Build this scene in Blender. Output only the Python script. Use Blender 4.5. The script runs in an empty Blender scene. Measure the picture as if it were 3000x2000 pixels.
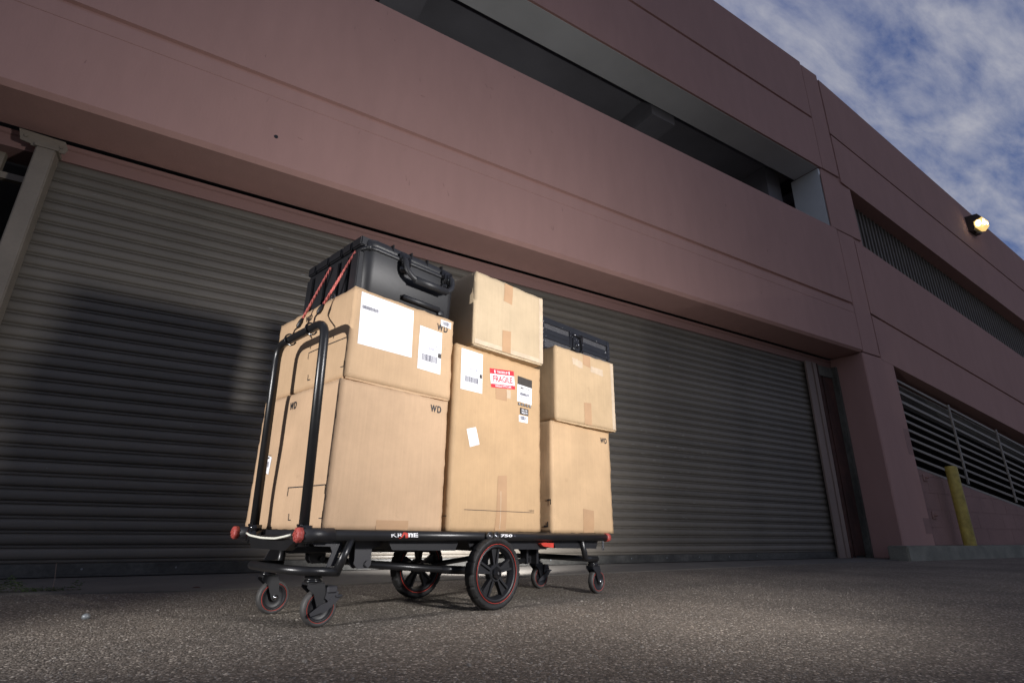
import bpy, bmesh, math, random
from mathutils import Vector, Matrix, noise

R = math.radians
sc = bpy.context.scene
col = sc.collection

# ------------------------------------------------------------------ camera
YAW, PITCH, ROLL, CAMH = R(30.484), R(19.327), R(0.792), 0.27
fw = Vector((math.cos(PITCH) * math.sin(YAW), math.cos(PITCH) * math.cos(YAW), math.sin(PITCH)))
rt = Vector((math.cos(YAW), -math.sin(YAW), 0))
up = rt.cross(fw)
rt2 = rt * math.cos(ROLL) + up * math.sin(ROLL)
up2 = -rt * math.sin(ROLL) + up * math.cos(ROLL)
cam = bpy.data.cameras.new('camera')
cam.lens = 18.762
cam.sensor_width = 36
cam.clip_start = 0.02
cam.clip_end = 600
camo = bpy.data.objects.new('camera', cam)
col.objects.link(camo)
m = Matrix((rt2, up2, -fw)).transposed().to_4x4()
m.translation = Vector((0, 0, CAMH))
camo.matrix_world = m
sc.camera = camo

# ------------------------------------------------------------------ sky and light
SUN_EL, SUN_AZ = R(72), R(20)          # azimuth from +Y towards +X: the sun stands behind the building
w = bpy.data.worlds.new('World')
sc.world = w
w.use_nodes = True
nt = w.node_tree
nt.nodes.clear()
def WN(t, **k):
    n = nt.nodes.new(t)
    for a, b in k.items():
        setattr(n, a, b)
    return n
L = nt.links.new
sky = WN('ShaderNodeTexSky', sky_type='NISHITA')
sky.sun_disc = False
sky.sun_elevation = SUN_EL
sky.sun_rotation = SUN_AZ
sky.air_density = 1.0
sky.dust_density = 0.6
sky.ozone_density = 3.0
tc = WN('ShaderNodeTexCoord')
sep = WN('ShaderNodeSeparateXYZ')
L(tc.outputs['Generated'], sep.inputs[0])
addz = WN('ShaderNodeMath', operation='ADD'); addz.inputs[1].default_value = 0.22
mz = WN('ShaderNodeMath', operation='MAXIMUM'); mz.inputs[1].default_value = 0.02
L(sep.outputs[2], mz.inputs[0]); L(mz.outputs[0], addz.inputs[0])
dx = WN('ShaderNodeMath', operation='DIVIDE'); dy = WN('ShaderNodeMath', operation='DIVIDE')
L(sep.outputs[0], dx.inputs[0]); L(addz.outputs[0], dx.inputs[1])
L(sep.outputs[1], dy.inputs[0]); L(addz.outputs[0], dy.inputs[1])
cmb = WN('ShaderNodeCombineXYZ')
L(dx.outputs[0], cmb.inputs[0]); L(dy.outputs[0], cmb.inputs[1])
mp = WN('ShaderNodeMapping')
mp.inputs['Rotation'].default_value = (0, 0, R(12))
mp.inputs['Scale'].default_value = (2.8, 7.0, 1)
mp.inputs['Location'].default_value = (0.3, 1.2, 0)
L(cmb.outputs[0], mp.inputs[0])
n1 = WN('ShaderNodeTexNoise'); n1.inputs['Scale'].default_value = 1.9; n1.inputs['Detail'].default_value = 9
n1.inputs['Roughness'].default_value = 0.60; n1.inputs['Distortion'].default_value = 0.2
L(mp.outputs[0], n1.inputs['Vector'])
cr = WN('ShaderNodeValToRGB')
cr.color_ramp.elements[0].position = 0.34
cr.color_ramp.elements[0].color = (0, 0, 0, 1)
cr.color_ramp.elements[1].position = 0.78
cr.color_ramp.elements[1].color = (1, 1, 1, 1)
L(n1.outputs['Fac'], cr.inputs[0])
bgs = WN('ShaderNodeBackground'); bgs.inputs['Strength'].default_value = 0.058
tint = WN('ShaderNodeMixRGB', blend_type='MULTIPLY'); tint.inputs[0].default_value = 1.0
tint.inputs[2].default_value = (0.88, 0.86, 1.08, 1)
L(sky.outputs[0], tint.inputs[1])
L(tint.outputs[0], bgs.inputs['Color'])
bgc = WN('ShaderNodeBackground'); bgc.inputs['Color'].default_value = (0.90, 0.90, 0.99, 1); bgc.inputs['Strength'].default_value = 0.52
mix = WN('ShaderNodeMixShader')
L(cr.outputs[0], mix.inputs[0]); L(bgs.outputs[0], mix.inputs[1]); L(bgc.outputs[0], mix.inputs[2])
wo = WN('ShaderNodeOutputWorld')
L(mix.outputs[0], wo.inputs[0])

sd = bpy.data.lights.new('sun', 'SUN')
sd.energy = 0.30
sd.angle = R(14)
sd.color = (1.0, 0.95, 0.88)
so = bpy.data.objects.new('sun', sd)
col.objects.link(so)
sdir = Vector((math.sin(SUN_AZ) * math.cos(SUN_EL), math.cos(SUN_AZ) * math.cos(SUN_EL), math.sin(SUN_EL)))
so.rotation_euler = sdir.to_track_quat('Z', 'Y').to_euler()

# the photographer's two strobes: the photograph is lit by them (hard handle shadow, stack shadow on the door)
def strobe(name, loc, target, power, angle, blend, radius, colr=(1, 0.97, 0.955)):
    d = bpy.data.lights.new(name, 'SPOT')
    d.energy = power
    d.spot_size = R(angle)
    d.spot_blend = blend
    d.shadow_soft_size = radius
    d.color = colr
    o = bpy.data.objects.new(name, d)
    col.objects.link(o)
    o.location = loc
    o.rotation_euler = (Vector(loc) - Vector(target)).to_track_quat('Z', 'Y').to_euler()
strobe('strobe_right', (1.56, -0.20, 0.96), (1.50, 3.3, 1.50), 325, 122, 1.0, 0.085)
strobe('strobe_behind', (1.70, 2.80, 0.36), (1.80, 3.76, 0.45), 260, 132, 0.8, 0.05)
strobe('strobe_left', (-1.77, 1.22, 0.62), (0.45, 2.0, 0.50), 235, 52, 0.8, 0.012)

sc.view_settings.view_transform = 'Standard'
sc.view_settings.look = 'None'
sc.view_settings.exposure = 0
sc.view_settings.gamma = 1
sc.view_settings.use_curve_mapping = False

# ------------------------------------------------------------------ materials
MATS = {}
def material(name, base, rough=0.6, metal=0.0, var=0.12, vscale=6.0, bump=0.0, bscale=60.0, spec=0.5, var2=0.0, v2scale=60.0,
             coat=0.0, emit=None, estr=0.0, stretch=(1, 1, 1), detail=6):
    m = bpy.data.materials.new(name)
    m.use_nodes = True
    t = m.node_tree
    b = t.nodes['Principled BSDF']
    b.inputs['Roughness'].default_value = rough
    b.inputs['Metallic'].default_value = metal
    b.inputs['Specular IOR Level'].default_value = spec
    b.inputs['Coat Weight'].default_value = coat
    tc = t.nodes.new('ShaderNodeTexCoord')
    mp = t.nodes.new('ShaderNodeMapping')
    mp.inputs['Scale'].default_value = stretch
    t.links.new(tc.outputs['Object'], mp.inputs[0])
    n = t.nodes.new('ShaderNodeTexNoise')
    n.inputs['Scale'].default_value = vscale
    n.inputs['Detail'].default_value = detail
    t.links.new(mp.outputs[0], n.inputs['Vector'])
    r = t.nodes.new('ShaderNodeValToRGB')
    lo = [c * (1 - var) for c in base]; hi = [min(1, c * (1 + var)) for c in base]
    r.color_ramp.elements[0].position = 0.3; r.color_ramp.elements[0].color = (*lo, 1)
    r.color_ramp.elements[1].position = 0.7; r.color_ramp.elements[1].color = (*hi, 1)
    t.links.new(n.outputs['Fac'], r.inputs[0])
    outc = r.outputs[0]
    if var2:
        n2 = t.nodes.new('ShaderNodeTexNoise')
        n2.inputs['Scale'].default_value = v2scale
        n2.inputs['Detail'].default_value = 3
        t.links.new(mp.outputs[0], n2.inputs['Vector'])
        r2 = t.nodes.new('ShaderNodeValToRGB')
        r2.color_ramp.elements[0].position = 0.3; r2.color_ramp.elements[0].color = (1 - var2,) * 3 + (1,)
        r2.color_ramp.elements[1].position = 0.7; r2.color_ramp.elements[1].color = (1 + var2,) * 3 + (1,)
        t.links.new(n2.outputs['Fac'], r2.inputs[0])
        mx = t.nodes.new('ShaderNodeMixRGB'); mx.blend_type = 'MULTIPLY'; mx.inputs[0].default_value = 1
        t.links.new(outc, mx.inputs[1]); t.links.new(r2.outputs[0], mx.inputs[2])
        outc = mx.outputs[0]
    t.links.new(outc, b.inputs['Base Color'])
    if bump:
        nb = t.nodes.new('ShaderNodeTexNoise')
        nb.inputs['Scale'].default_value = bscale
        nb.inputs['Detail'].default_value = 4
        t.links.new(mp.outputs[0], nb.inputs['Vector'])
        bp = t.nodes.new('ShaderNodeBump')
        bp.inputs['Strength'].default_value = bump
        bp.inputs['Distance'].default_value = 0.003
        t.links.new(nb.outputs['Fac'], bp.inputs['Height'])
        t.links.new(bp.outputs[0], b.inputs['Normal'])
    if emit:
        b.inputs['Emission Color'].default_value = (*emit, 1)
        b.inputs['Emission Strength'].default_value = estr
    MATS[name] = m
    return m

PINK = material('pink_stucco', (0.385, 0.232, 0.204), 0.85, var=0.035, vscale=1.0, bump=0.35, bscale=55, var2=0.025, v2scale=8, spec=0.25, stretch=(1.3, 1, 0.35))
PINKD = material('pink_paint_block', (0.27, 0.165, 0.148), 0.8, var=0.10, vscale=2.5, bump=0.5, bscale=70, var2=0.06, v2scale=40, spec=0.25)
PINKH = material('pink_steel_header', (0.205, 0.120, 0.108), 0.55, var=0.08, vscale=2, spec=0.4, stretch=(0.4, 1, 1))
GREYC = material('grey_painted_concrete', (0.60, 0.62, 0.62), 0.85, var=0.10, vscale=1.4, bump=0.3, bscale=40)
WHITEC = material('white_painted_concrete', (0.62, 0.65, 0.65), 0.85, var=0.06, vscale=2.4, bump=0.2, bscale=40)
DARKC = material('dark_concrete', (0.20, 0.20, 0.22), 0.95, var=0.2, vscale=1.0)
KERB = material('kerb_concrete', (0.20, 0.20, 0.165), 0.9, var=0.22, vscale=5, bump=0.6, bscale=50, var2=0.12, v2scale=80)
APRON = material('apron_concrete', (0.115, 0.105, 0.092), 0.92, var=0.18, vscale=3, bump=0.6, bscale=90, var2=0.18, v2scale=260)
TAN = material('tan_painted_steel', (0.165, 0.14, 0.11), 0.55, var=0.12, vscale=5, bump=0.1, bscale=70, var2=0.05, v2scale=60)
PINKT = material('faded_pink_steel', (0.19, 0.145, 0.125), 0.6, var=0.14, vscale=4, bump=0.1, bscale=50, stretch=(1, 1, 0.3))
RUST = material('rusty_brown_steel', (0.045, 0.017, 0.012), 0.75, var=0.55, vscale=3.5, bump=0.5, bscale=60, var2=0.3, v2scale=30, stretch=(1, 1, 0.35))
SCUF = material('pale_scuff', (0.30, 0.30, 0.30), 0.6, var=0.2, vscale=30)
GALVD = material('weathered_galvanised_steel', (0.085, 0.085, 0.072), 0.6, 0.2, var=0.35, vscale=5, var2=0.2, v2scale=40, stretch=(1, 1, 0.4))
GALV = material('galvanised_steel', (0.22, 0.24, 0.25), 0.5, 0.4, var=0.2, vscale=8)
SLAT = material('grey_door_slat', (0.106, 0.095, 0.080), 0.45, 0.0, var=0.14, vscale=1.6, bump=0.05, bscale=40, var2=0.05, v2scale=14, spec=0.4, stretch=(1, 1, 3))
_t = SLAT.node_tree
_oi = _t.nodes.new('ShaderNodeObjectInfo'); _mr = _t.nodes.new('ShaderNodeMapRange')
_mr.inputs['To Min'].default_value = 0.86; _mr.inputs['To Max'].default_value = 1.12
_t.links.new(_oi.outputs['Random'], _mr.inputs['Value'])
_b = _t.nodes['Principled BSDF']; _src = _b.inputs['Base Color'].links[0].from_socket
_mm = _t.nodes.new('ShaderNodeVectorMath'); _mm.operation = 'SCALE'
_t.links.new(_src, _mm.inputs[0]); _t.links.new(_mr.outputs[0], _mm.inputs['Scale']); _t.links.new(_mm.outputs[0], _b.inputs['Base Color'])
BARD = material('dark_bottom_bar', (0.050, 0.049, 0.045), 0.45, 0.1, var=0.4, vscale=6, var2=0.3, v2scale=50)
LOUV = material('tan_louvre_steel', (0.22, 0.195, 0.165), 0.6, var=0.08, vscale=3)
BARB = material('brown_bar_steel', (0.125, 0.110, 0.090), 0.7, var=0.12, vscale=3)
YEL = material('yellow_bollard_paint', (0.31, 0.245, 0.052), 0.6, var=0.22, vscale=5, bump=0.3, bscale=40, var2=0.22, v2scale=22)
BLK = material('black_powder_coat', (0.012, 0.012, 0.013), 0.33, var=0.15, vscale=20, bump=0.03, bscale=500, spec=0.5)
BLKG = material('gloss_black_steel', (0.010, 0.010, 0.011), 0.14, var=0.1, spec=0.6)
BLKP = material('black_plastic', (0.013, 0.013, 0.015), 0.45, var=0.12, vscale=15, bump=0.06, bscale=300, spec=0.5)
GUSS = material('dark_grey_plate', (0.035, 0.035, 0.040), 0.45, var=0.1, vscale=10)
RUB = material('black_rubber', (0.014, 0.0135, 0.0135), 0.62, var=0.25, vscale=14, bump=0.3, bscale=220, spec=0.4, var2=0.2, v2scale=90)
RUBG = material('grey_caster_rubber', (0.050, 0.048, 0.046), 0.6, var=0.35, vscale=20, bump=0.2, bscale=200)
RED = material('red_plastic', (0.50, 0.045, 0.030), 0.45, var=0.1, vscale=30)
REDC = material('red_end_cap', (0.36, 0.062, 0.050), 0.5, var=0.18, vscale=40, bump=0.8, bscale=140)
SILV = material('bright_bolt_steel', (0.62, 0.62, 0.64), 0.22, 1.0, var=0.05)
WHT = material('white_cord', (0.72, 0.72, 0.62), 0.7, var=0.1, vscale=200)
CASE = material('black_case_plastic', (0.013, 0.0135, 0.016), 0.5, var=0.12, vscale=8, bump=0.10, bscale=420, spec=0.5, var2=0.08, v2scale=60)
TRIM = material('black_case_trim', (0.013, 0.0135, 0.016), 0.38, var=0.15, vscale=30, spec=0.5)
CARP = material('grey_case_carpet', (0.060, 0.060, 0.066), 0.95, var=0.6, vscale=330, bump=1.0, bscale=500)
CORD = material('red_braided_cord', (0.52, 0.13, 0.11), 0.7, var=0.35, vscale=160)
PAPER = material('white_label_paper', (0.90, 0.90, 0.92), 0.45, var=0.02, vscale=10)
INK = material('black_ink', (0.035, 0.033, 0.034), 0.5, var=0.1, vscale=60)
INKG = material('grey_label_ink', (0.17, 0.17, 0.21), 0.5, var=0.1, vscale=60)
INKL = material('pale_label_ink', (0.46, 0.46, 0.54), 0.5, var=0.06, vscale=60)
INKB = material('dark_label_ink', (0.055, 0.048, 0.042), 0.45, var=0.1, vscale=60)
INKR = material('red_label_ink', (0.72, 0.035, 0.050), 0.45, var=0.04, vscale=30)
WINK = material('white_print', (0.85, 0.85, 0.88), 0.4, var=0.03)
TAPE = material('brown_packing_tape', (0.46, 0.29, 0.165), 0.24, var=0.08, vscale=12, bump=0.15, bscale=60, spec=0.5)
CLEAR = material('scuffed_tape_residue_and_glint', (0.58, 0.46, 0.33), 0.16, var=0.10, vscale=25, bump=0.4, bscale=90)  # also colours the painted glint on the tall carton's tape
STON = material('pale_stone_chip', (0.20, 0.18, 0.155), 0.8, var=0.6, vscale=9, detail=2)
LEAF = material('weed_leaf', (0.05, 0.085, 0.02), 0.6, var=0.35, vscale=20)
LAMPH = material('dark_bronze_housing', (0.035, 0.028, 0.022), 0.4, var=0.1)
LENS = material('lit_lamp_lens', (0.9, 0.7, 0.35), 0.3, var=0.02, emit=(1.0, 0.66, 0.22), estr=1.0)
BULB = material('lit_lamp_core', (1, 0.9, 0.7), 0.3, var=0.02, emit=(1.0, 0.90, 0.70), estr=10)

def cardboard(name, base, seed):
    m = bpy.data.materials.new(name)
    m.use_nodes = True
    t = m.node_tree
    N = t.nodes.new
    b = t.nodes['Principled BSDF']
    b.inputs['Roughness'].default_value = 0.72
    b.inputs['Specular IOR Level'].default_value = 0.3
    tc = N('ShaderNodeTexCoord')
    mp = N('ShaderNodeMapping'); mp.inputs['Location'].default_value = (seed, seed * 2, seed * 3)
    t.links.new(tc.outputs['Object'], mp.inputs[0])
    big = N('ShaderNodeTexNoise'); big.inputs['Scale'].default_value = 5.5; big.inputs['Detail'].default_value = 7; big.inputs['Roughness'].default_value = 0.62
    t.links.new(mp.outputs[0], big.inputs['Vector'])
    r = N('ShaderNodeValToRGB')
    r.color_ramp.elements[0].position = 0.28; r.color_ramp.elements[0].color = (*[c * 0.86 for c in base], 1)
    r.color_ramp.elements[1].position = 0.72; r.color_ramp.elements[1].color = (*[c * 1.09 for c in base], 1)
    t.links.new(big.outputs['Fac'], r.inputs[0])
    st = N('ShaderNodeMapping'); st.inputs['Scale'].default_value = (170, 170, 2.5)
    t.links.new(mp.outputs[0], st.inputs[0])
    fl = N('ShaderNodeTexNoise'); fl.inputs['Scale'].default_value = 1.0; fl.inputs['Detail'].default_value = 3
    t.links.new(st.outputs[0], fl.inputs['Vector'])
    r2 = N('ShaderNodeValToRGB')
    r2.color_ramp.elements[0].position = 0.3; r2.color_ramp.elements[0].color = (0.965, 0.965, 0.965, 1)
    r2.color_ramp.elements[1].position = 0.7; r2.color_ramp.elements[1].color = (1.025, 1.025, 1.025, 1)
    t.links.new(fl.outputs['Fac'], r2.inputs[0])
    mx = N('ShaderNodeMixRGB'); mx.blend_type = 'MULTIPLY'; mx.inputs[0].default_value = 1
    t.links.new(r.outputs[0], mx.inputs[1]); t.links.new(r2.outputs[0], mx.inputs[2])
    # dirt scuffs
    sc_ = N('ShaderNodeTexNoise'); sc_.inputs['Scale'].default_value = 14; sc_.inputs['Detail'].default_value = 9; sc_.inputs['Roughness'].default_value = 0.75
    t.links.new(mp.outputs[0], sc_.inputs['Vector'])
    r3 = N('ShaderNodeValToRGB')
    r3.color_ramp.elements[0].position = 0.60; r3.color_ramp.elements[0].color = (1, 1, 1, 1)
    r3.color_ramp.elements[1].position = 0.78; r3.color_ramp.elements[1].color = (0.78, 0.76, 0.74, 1)
    t.links.new(sc_.outputs['Fac'], r3.inputs[0])
    mx2 = N('ShaderNodeMixRGB'); mx2.blend_type = 'MULTIPLY'; mx2.inputs[0].default_value = 1
    t.links.new(mx.outputs[0], mx2.inputs[1]); t.links.new(r3.outputs[0], mx2.inputs[2])
    t.links.new(mx2.outputs[0], b.inputs['Base Color'])
    bp = N('ShaderNodeBump'); bp.inputs['Strength'].default_value = 0.35; bp.inputs['Distance'].default_value = 0.0012
    t.links.new(fl.outputs['Fac'], bp.inputs['Height'])
    bp2 = N('ShaderNodeBump'); bp2.inputs['Strength'].default_value = 0.5; bp2.inputs['Distance'].default_value = 0.006
    t.links.new(big.outputs['Fac'], bp2.inputs['Height']); t.links.new(bp.outputs[0], bp2.inputs['Normal'])
    t.links.new(bp2.outputs[0], b.inputs['Normal'])
    return m

def asphalt():
    m = bpy.data.materials.new('coarse_asphalt')
    m.use_nodes = True
    t = m.node_tree
    N = t.nodes.new
    b = t.nodes['Principled BSDF']
    b.inputs['Roughness'].default_value = 0.9
    b.inputs['Specular IOR Level'].default_value = 0.3
    tc = N('ShaderNodeTexCoord')
    vo = N('ShaderNodeTexVoronoi'); vo.inputs['Scale'].default_value = 215
    t.links.new(tc.outputs['Object'], vo.inputs['Vector'])
    cr_ = N('ShaderNodeValToRGB')
    e = cr_.color_ramp.elements
    e[0].position = 0.0; e[0].color = (0.094, 0.080, 0.066, 1)
    e[1].position = 1.0; e[1].color = (0.68, 0.62, 0.54, 1)
    for p, c in ((0.45, (0.150, 0.131, 0.111, 1)), (0.75, (0.205, 0.180, 0.153, 1)), (0.93, (0.32, 0.285, 0.245, 1))):
        x = e.new(p); x.color = c
    hs = N('ShaderNodeSeparateColor')
    t.links.new(vo.outputs['Color'], hs.inputs[0]); t.links.new(hs.outputs[0], cr_.inputs[0])
    big = N('ShaderNodeTexNoise'); big.inputs['Scale'].default_value = 1.3; big.inputs['Detail'].default_value = 8; big.inputs['Roughness'].default_value = 0.65
    t.links.new(tc.outputs['Object'], big.inputs['Vector'])
    r2 = N('ShaderNodeValToRGB')
    r2.color_ramp.elements[0].position = 0.3; r2.color_ramp.elements[0].color = (0.64, 0.63, 0.62, 1)
    r2.color_ramp.elements[1].position = 0.7; r2.color_ramp.elements[1].color = (1.16, 1.13, 1.08, 1)
    t.links.new(big.outputs['Fac'], r2.inputs[0])
    mid = N('ShaderNodeTexNoise'); mid.inputs['Scale'].default_value = 75; mid.inputs['Detail'].default_value = 5
    t.links.new(tc.outputs['Object'], mid.inputs['Vector'])
    r4 = N('ShaderNodeValToRGB')
    r4.color_ramp.elements[0].position = 0.33; r4.color_ramp.elements[0].color = (0.80, 0.80, 0.80, 1)
    r4.color_ramp.elements[1].position = 0.66; r4.color_ramp.elements[1].color = (1.12, 1.12, 1.12, 1)
    t.links.new(mid.outputs['Fac'], r4.inputs[0])
    mx = N('ShaderNodeMixRGB'); mx.blend_type = 'MULTIPLY'; mx.inputs[0].default_value = 1
    mx3 = N('ShaderNodeMixRGB'); mx3.blend_type = 'MULTIPLY'; mx3.inputs[0].default_value = 1
    t.links.new(cr_.outputs[0], mx.inputs[1]); t.links.new(r2.outputs[0], mx.inputs[2])
    t.links.new(mx.outputs[0], mx3.inputs[1]); t.links.new(r4.outputs[0], mx3.inputs[2])
    t.links.new(mx3.outputs[0], b.inputs['Base Color'])
    inv = N('ShaderNodeMath'); inv.operation = 'MULTIPLY'; inv.inputs[1].default_value = -1
    t.links.new(vo.outputs['Distance'], inv.inputs[0])
    bp = N('ShaderNodeBump'); bp.inputs['Strength'].default_value = 0.9; bp.inputs['Distance'].default_value = 0.004
    t.links.new(inv.outputs[0], bp.inputs['Height'])
    bp2 = N('ShaderNodeBump'); bp2.inputs['Strength'].default_value = 0.6; bp2.inputs['Distance'].default_value = 0.007
    t.links.new(mid.outputs['Fac'], bp2.inputs['Height']); t.links.new(bp.outputs[0], bp2.inputs['Normal'])
    t.links.new(bp2.outputs[0], b.inputs['Normal'])
    return m

# ------------------------------------------------------------------ builders
def tag(o, label=None, cat=None, group=None, kind=None):
    if label: o['label'] = label
    if cat: o['category'] = cat
    if group: o['group'] = group
    if kind: o['kind'] = kind
    return o
def empty(name, loc=(0, 0, 0), rz=0.0):
    o = bpy.data.objects.new(name, None)
    o.empty_display_size = 0.1
    o.location = loc
    o.rotation_euler = (0, 0, rz)
    col.objects.link(o)
    return o
def link(name, me, mat, parent=None, smooth=None):
    if mat is not None and not me.materials:
        me.materials.append(mat)
    if smooth is not None:
        for p in me.polygons: p.use_smooth = smooth
    o = bpy.data.objects.new(name, me)
    col.objects.link(o)
    if parent is not None: o.parent = parent
    return o
def obj(name, bm, mat, parent=None, smooth=False, loc=None):
    bmesh.ops.recalc_face_normals(bm, faces=bm.faces[:])
    me = bpy.data.meshes.new(name)
    bm.to_mesh(me)
    bm.free()
    o = link(name, me, mat, parent, smooth)
    if loc is not None: o.location = loc
    return o
def copy_tree(o, parent=None):
    c = o.copy()
    col.objects.link(c)
    c.parent = parent
    for ch in [x for x in bpy.data.objects if x.parent == o]:
        copy_tree(ch, c)
    return c
def BM(): return bmesh.new()
def box(bm, x0, x1, y0, y1, z0, z1, bev=0.0, seg=1):
    r = bmesh.ops.create_cube(bm, size=1.0)
    for v in r['verts']:
        v.co = Vector((x0 + (v.co.x + .5) * (x1 - x0), y0 + (v.co.y + .5) * (y1 - y0), z0 + (v.co.z + .5) * (z1 - z0)))
    if bev:
        es = list({e for v in r['verts'] for e in v.link_edges})
        bmesh.ops.bevel(bm, geom=es, offset=bev, segments=seg, affect='EDGES', clamp_overlap=True)
    return bm
def prism(bm, pts, axis, a0, a1):
    """extrude a closed polygon: axis 'x' -> pts are (y,z); 'y' -> (x,z); 'z' -> (x,y)"""
    def P(p, a):
        return {'x': (a, p[0], p[1]), 'y': (p[0], a, p[1]), 'z': (p[0], p[1], a)}[axis]
    A = [bm.verts.new(P(p, a0)) for p in pts]
    B = [bm.verts.new(P(p, a1)) for p in pts]
    bm.faces.new(A)
    bm.faces.new(B[::-1])
    n = len(pts)
    for i in range(n):
        bm.faces.new((A[i], B[i], B[(i + 1) % n], A[(i + 1) % n]))
    return bm
def round_path(pts, rad, n=6):
    pts = [Vector(p) for p in pts]
    out = [pts[0]]
    for i in range(1, len(pts) - 1):
        p, a, b = pts[i], pts[i - 1], pts[i + 1]
        da = (a - p).normalized(); db = (b - p).normalized()
        rr = min(rad, (a - p).length * .49, (b - p).length * .49)
        s, e = p + da * rr, p + db * rr
        for k in range(n + 1):
            t = k / n
            out.append(s * (1 - t) ** 2 + p * 2 * t * (1 - t) + e * t * t)
    out.append(pts[-1])
    return out
def tube(bm, pts, r, n=14, caps=True, rad=0.0, rfun=None):
    pts = round_path(pts, rad) if rad else [Vector(p) for p in pts]
    rings = []
    up_ = None
    for i, p in enumerate(pts):
        a = pts[max(0, i - 1)]; b = pts[min(len(pts) - 1, i + 1)]
        t = (b - a).normalized()
        if up_ is None:
            up_ = Vector((0, 0, 1)) if abs(t.z) < 0.9 else Vector((1, 0, 0))
        s = t.cross(up_).normalized()
        up_ = s.cross(t).normalized()
        rr = r if rfun is None else rfun(i / (len(pts) - 1))
        rings.append([bm.verts.new(p + (s * math.cos(2 * math.pi * k / n) + up_ * math.sin(2 * math.pi * k / n)) * rr) for k in range(n)])
    for i in range(len(rings) - 1):
        for k in range(n):
            bm.faces.new((rings[i][k], rings[i][(k + 1) % n], rings[i + 1][(k + 1) % n], rings[i + 1][k]))
    if caps:
        bm.faces.new(rings[0][::-1]); bm.faces.new(rings[-1])
    return bm
def lathe(bm, prof, n=48, c=(0, 0, 0), closed=True, rmod=None):
    """revolve (r, y) profile about the local Y axis"""
    rings = []
    for k in range(n):
        a = 2 * math.pi * k / n
        ring = []
        for j, (r, y) in enumerate(prof):
            rr = r + (rmod(k, j) if rmod else 0)
            ring.append(bm.verts.new((c[0] + rr * math.cos(a), c[1] + y, c[2] + rr * math.sin(a))))
        rings.append(ring)
    m_ = len(prof)
    for k in range(n):
        A, B = rings[k], rings[(k + 1) % n]
        for j in range(m_ if closed else m_ - 1):
            bm.faces.new((A[j], A[(j + 1) % m_], B[(j + 1) % m_], B[j]))
    return bm
def ball(bm, c, r, sub=1, sq=(1, 1, 1)):
    v = bmesh.ops.create_icosphere(bm, subdivisions=sub, radius=r)['verts']
    for x in v: x.co = Vector((x.co.x * sq[0], x.co.y * sq[1], x.co.z * sq[2])) + Vector(c)
def cyl(bm, c, r, h, axis='z', n=20, r2=None):
    r_ = bmesh.ops.create_cone(bm, cap_ends=True, segments=n, radius1=r, radius2=r if r2 is None else r2, depth=h)
    M = {'z': Matrix(), 'y': Matrix.Rotation(R(90), 4, 'X'), 'x': Matrix.Rotation(R(90), 4, 'Y')}[axis]
    for v in r_['verts']: v.co = M @ v.co + Vector(c)
def text_mesh(s, bold=0.0):
    cu = bpy.data.curves.new('letters', 'FONT')
    cu.body = s
    cu.offset = bold
    cu.resolution_u = 3
    o = bpy.data.objects.new('letters', cu)
    col.objects.link(o)
    dg = bpy.context.evaluated_depsgraph_get()
    me = bpy.data.meshes.new_from_object(o.evaluated_get(dg))
    vs = [(v.co.x, v.co.y) for v in me.vertices]
    fs = [tuple(p.vertices) for p in me.polygons]
    bpy.data.objects.remove(o); bpy.data.meshes.remove(me); bpy.data.curves.remove(cu)
    x0 = min(v[0] for v in vs); x1 = max(v[0] for v in vs); y0 = min(v[1] for v in vs); y1 = max(v[1] for v in vs)
    return [((x - x0) / (x1 - x0), (y - y0) / (y1 - y0)) for x, y in vs], fs

# ------------------------------------------------------------------ ground
gm = BM()
bmesh.ops.create_grid(gm, x_segments=1, y_segments=1, size=1)
for v in gm.verts: v.co = Vector((v.co.x * 160, v.co.y * 160, 0))
tag(obj('ground', gm, asphalt()), kind='structure')
ap = BM()
n = 80
def apron_y(x):
    k = [(-9, 3.02), (-.6, 3.01), (0, 2.85), (.3, 2.83), (1.3, 2.90), (2.55, 2.985), (4.1, 3.075), (5.5, 3.155), (8, 3.27)]
    for (a, ya), (b, yb) in zip(k, k[1:]):
        if x <= b: return ya + (yb - ya) * (x - a) / (b - a)
    return 3.27
n = 160
edge = [(-8 + 15.1 * i / n, apron_y(-8 + 15.1 * i / n) + 0.010 * noise.noise((i * .7, 0, 3)) + 0.01 * noise.noise((i * .2, 5, 3))) for i in range(n + 1)]
pts = edge + [(7.1, 3.95), (-8, 3.95)]
prism(ap, pts, 'z', -0.05, 0.006)
tag(obj('concrete_apron', ap, APRON), kind='structure')

# loose stone chips on the asphalt near the camera
random.seed(5)
vs, fs = [], []
def chip(x, y, r, z0=0.0):
    k = len(vs)
    a0 = random.random() * 6.28
    n_ = 5
    for i in range(n_):
        a = a0 + i * 6.283 / n_ + random.uniform(-.3, .3)
        vs.append((x + r * math.cos(a) * random.uniform(.7, 1.2), y + r * math.sin(a) * random.uniform(.7, 1.2), z0))
    for i in range(n_):
        a = a0 + i * 6.283 / n_ + random.uniform(-.3, .3)
        vs.append((x + r * .6 * math.cos(a), y + r * .6 * math.sin(a), z0 + r * random.uniform(.35, .8)))
    for i in range(n_):
        j = (i + 1) % n_
        fs.append((k + i, k + j, k + n_ + j, k + n_ + i))
    fs.append(tuple(k + n_ + i for i in range(n_)))
cnt = 0
while cnt < 9000:
    d = 0.55 + 3.6 * random.random() ** 1.3
    a = R(random.uniform(-18, 82))
    x, y = d * math.sin(a), d * math.cos(a)
    if y > 2.82: continue
    chip(x, y, random.choice((.0012, .0016, .002, .0024, .003)) * random.uniform(.8, 1.2))
    cnt += 1
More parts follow.
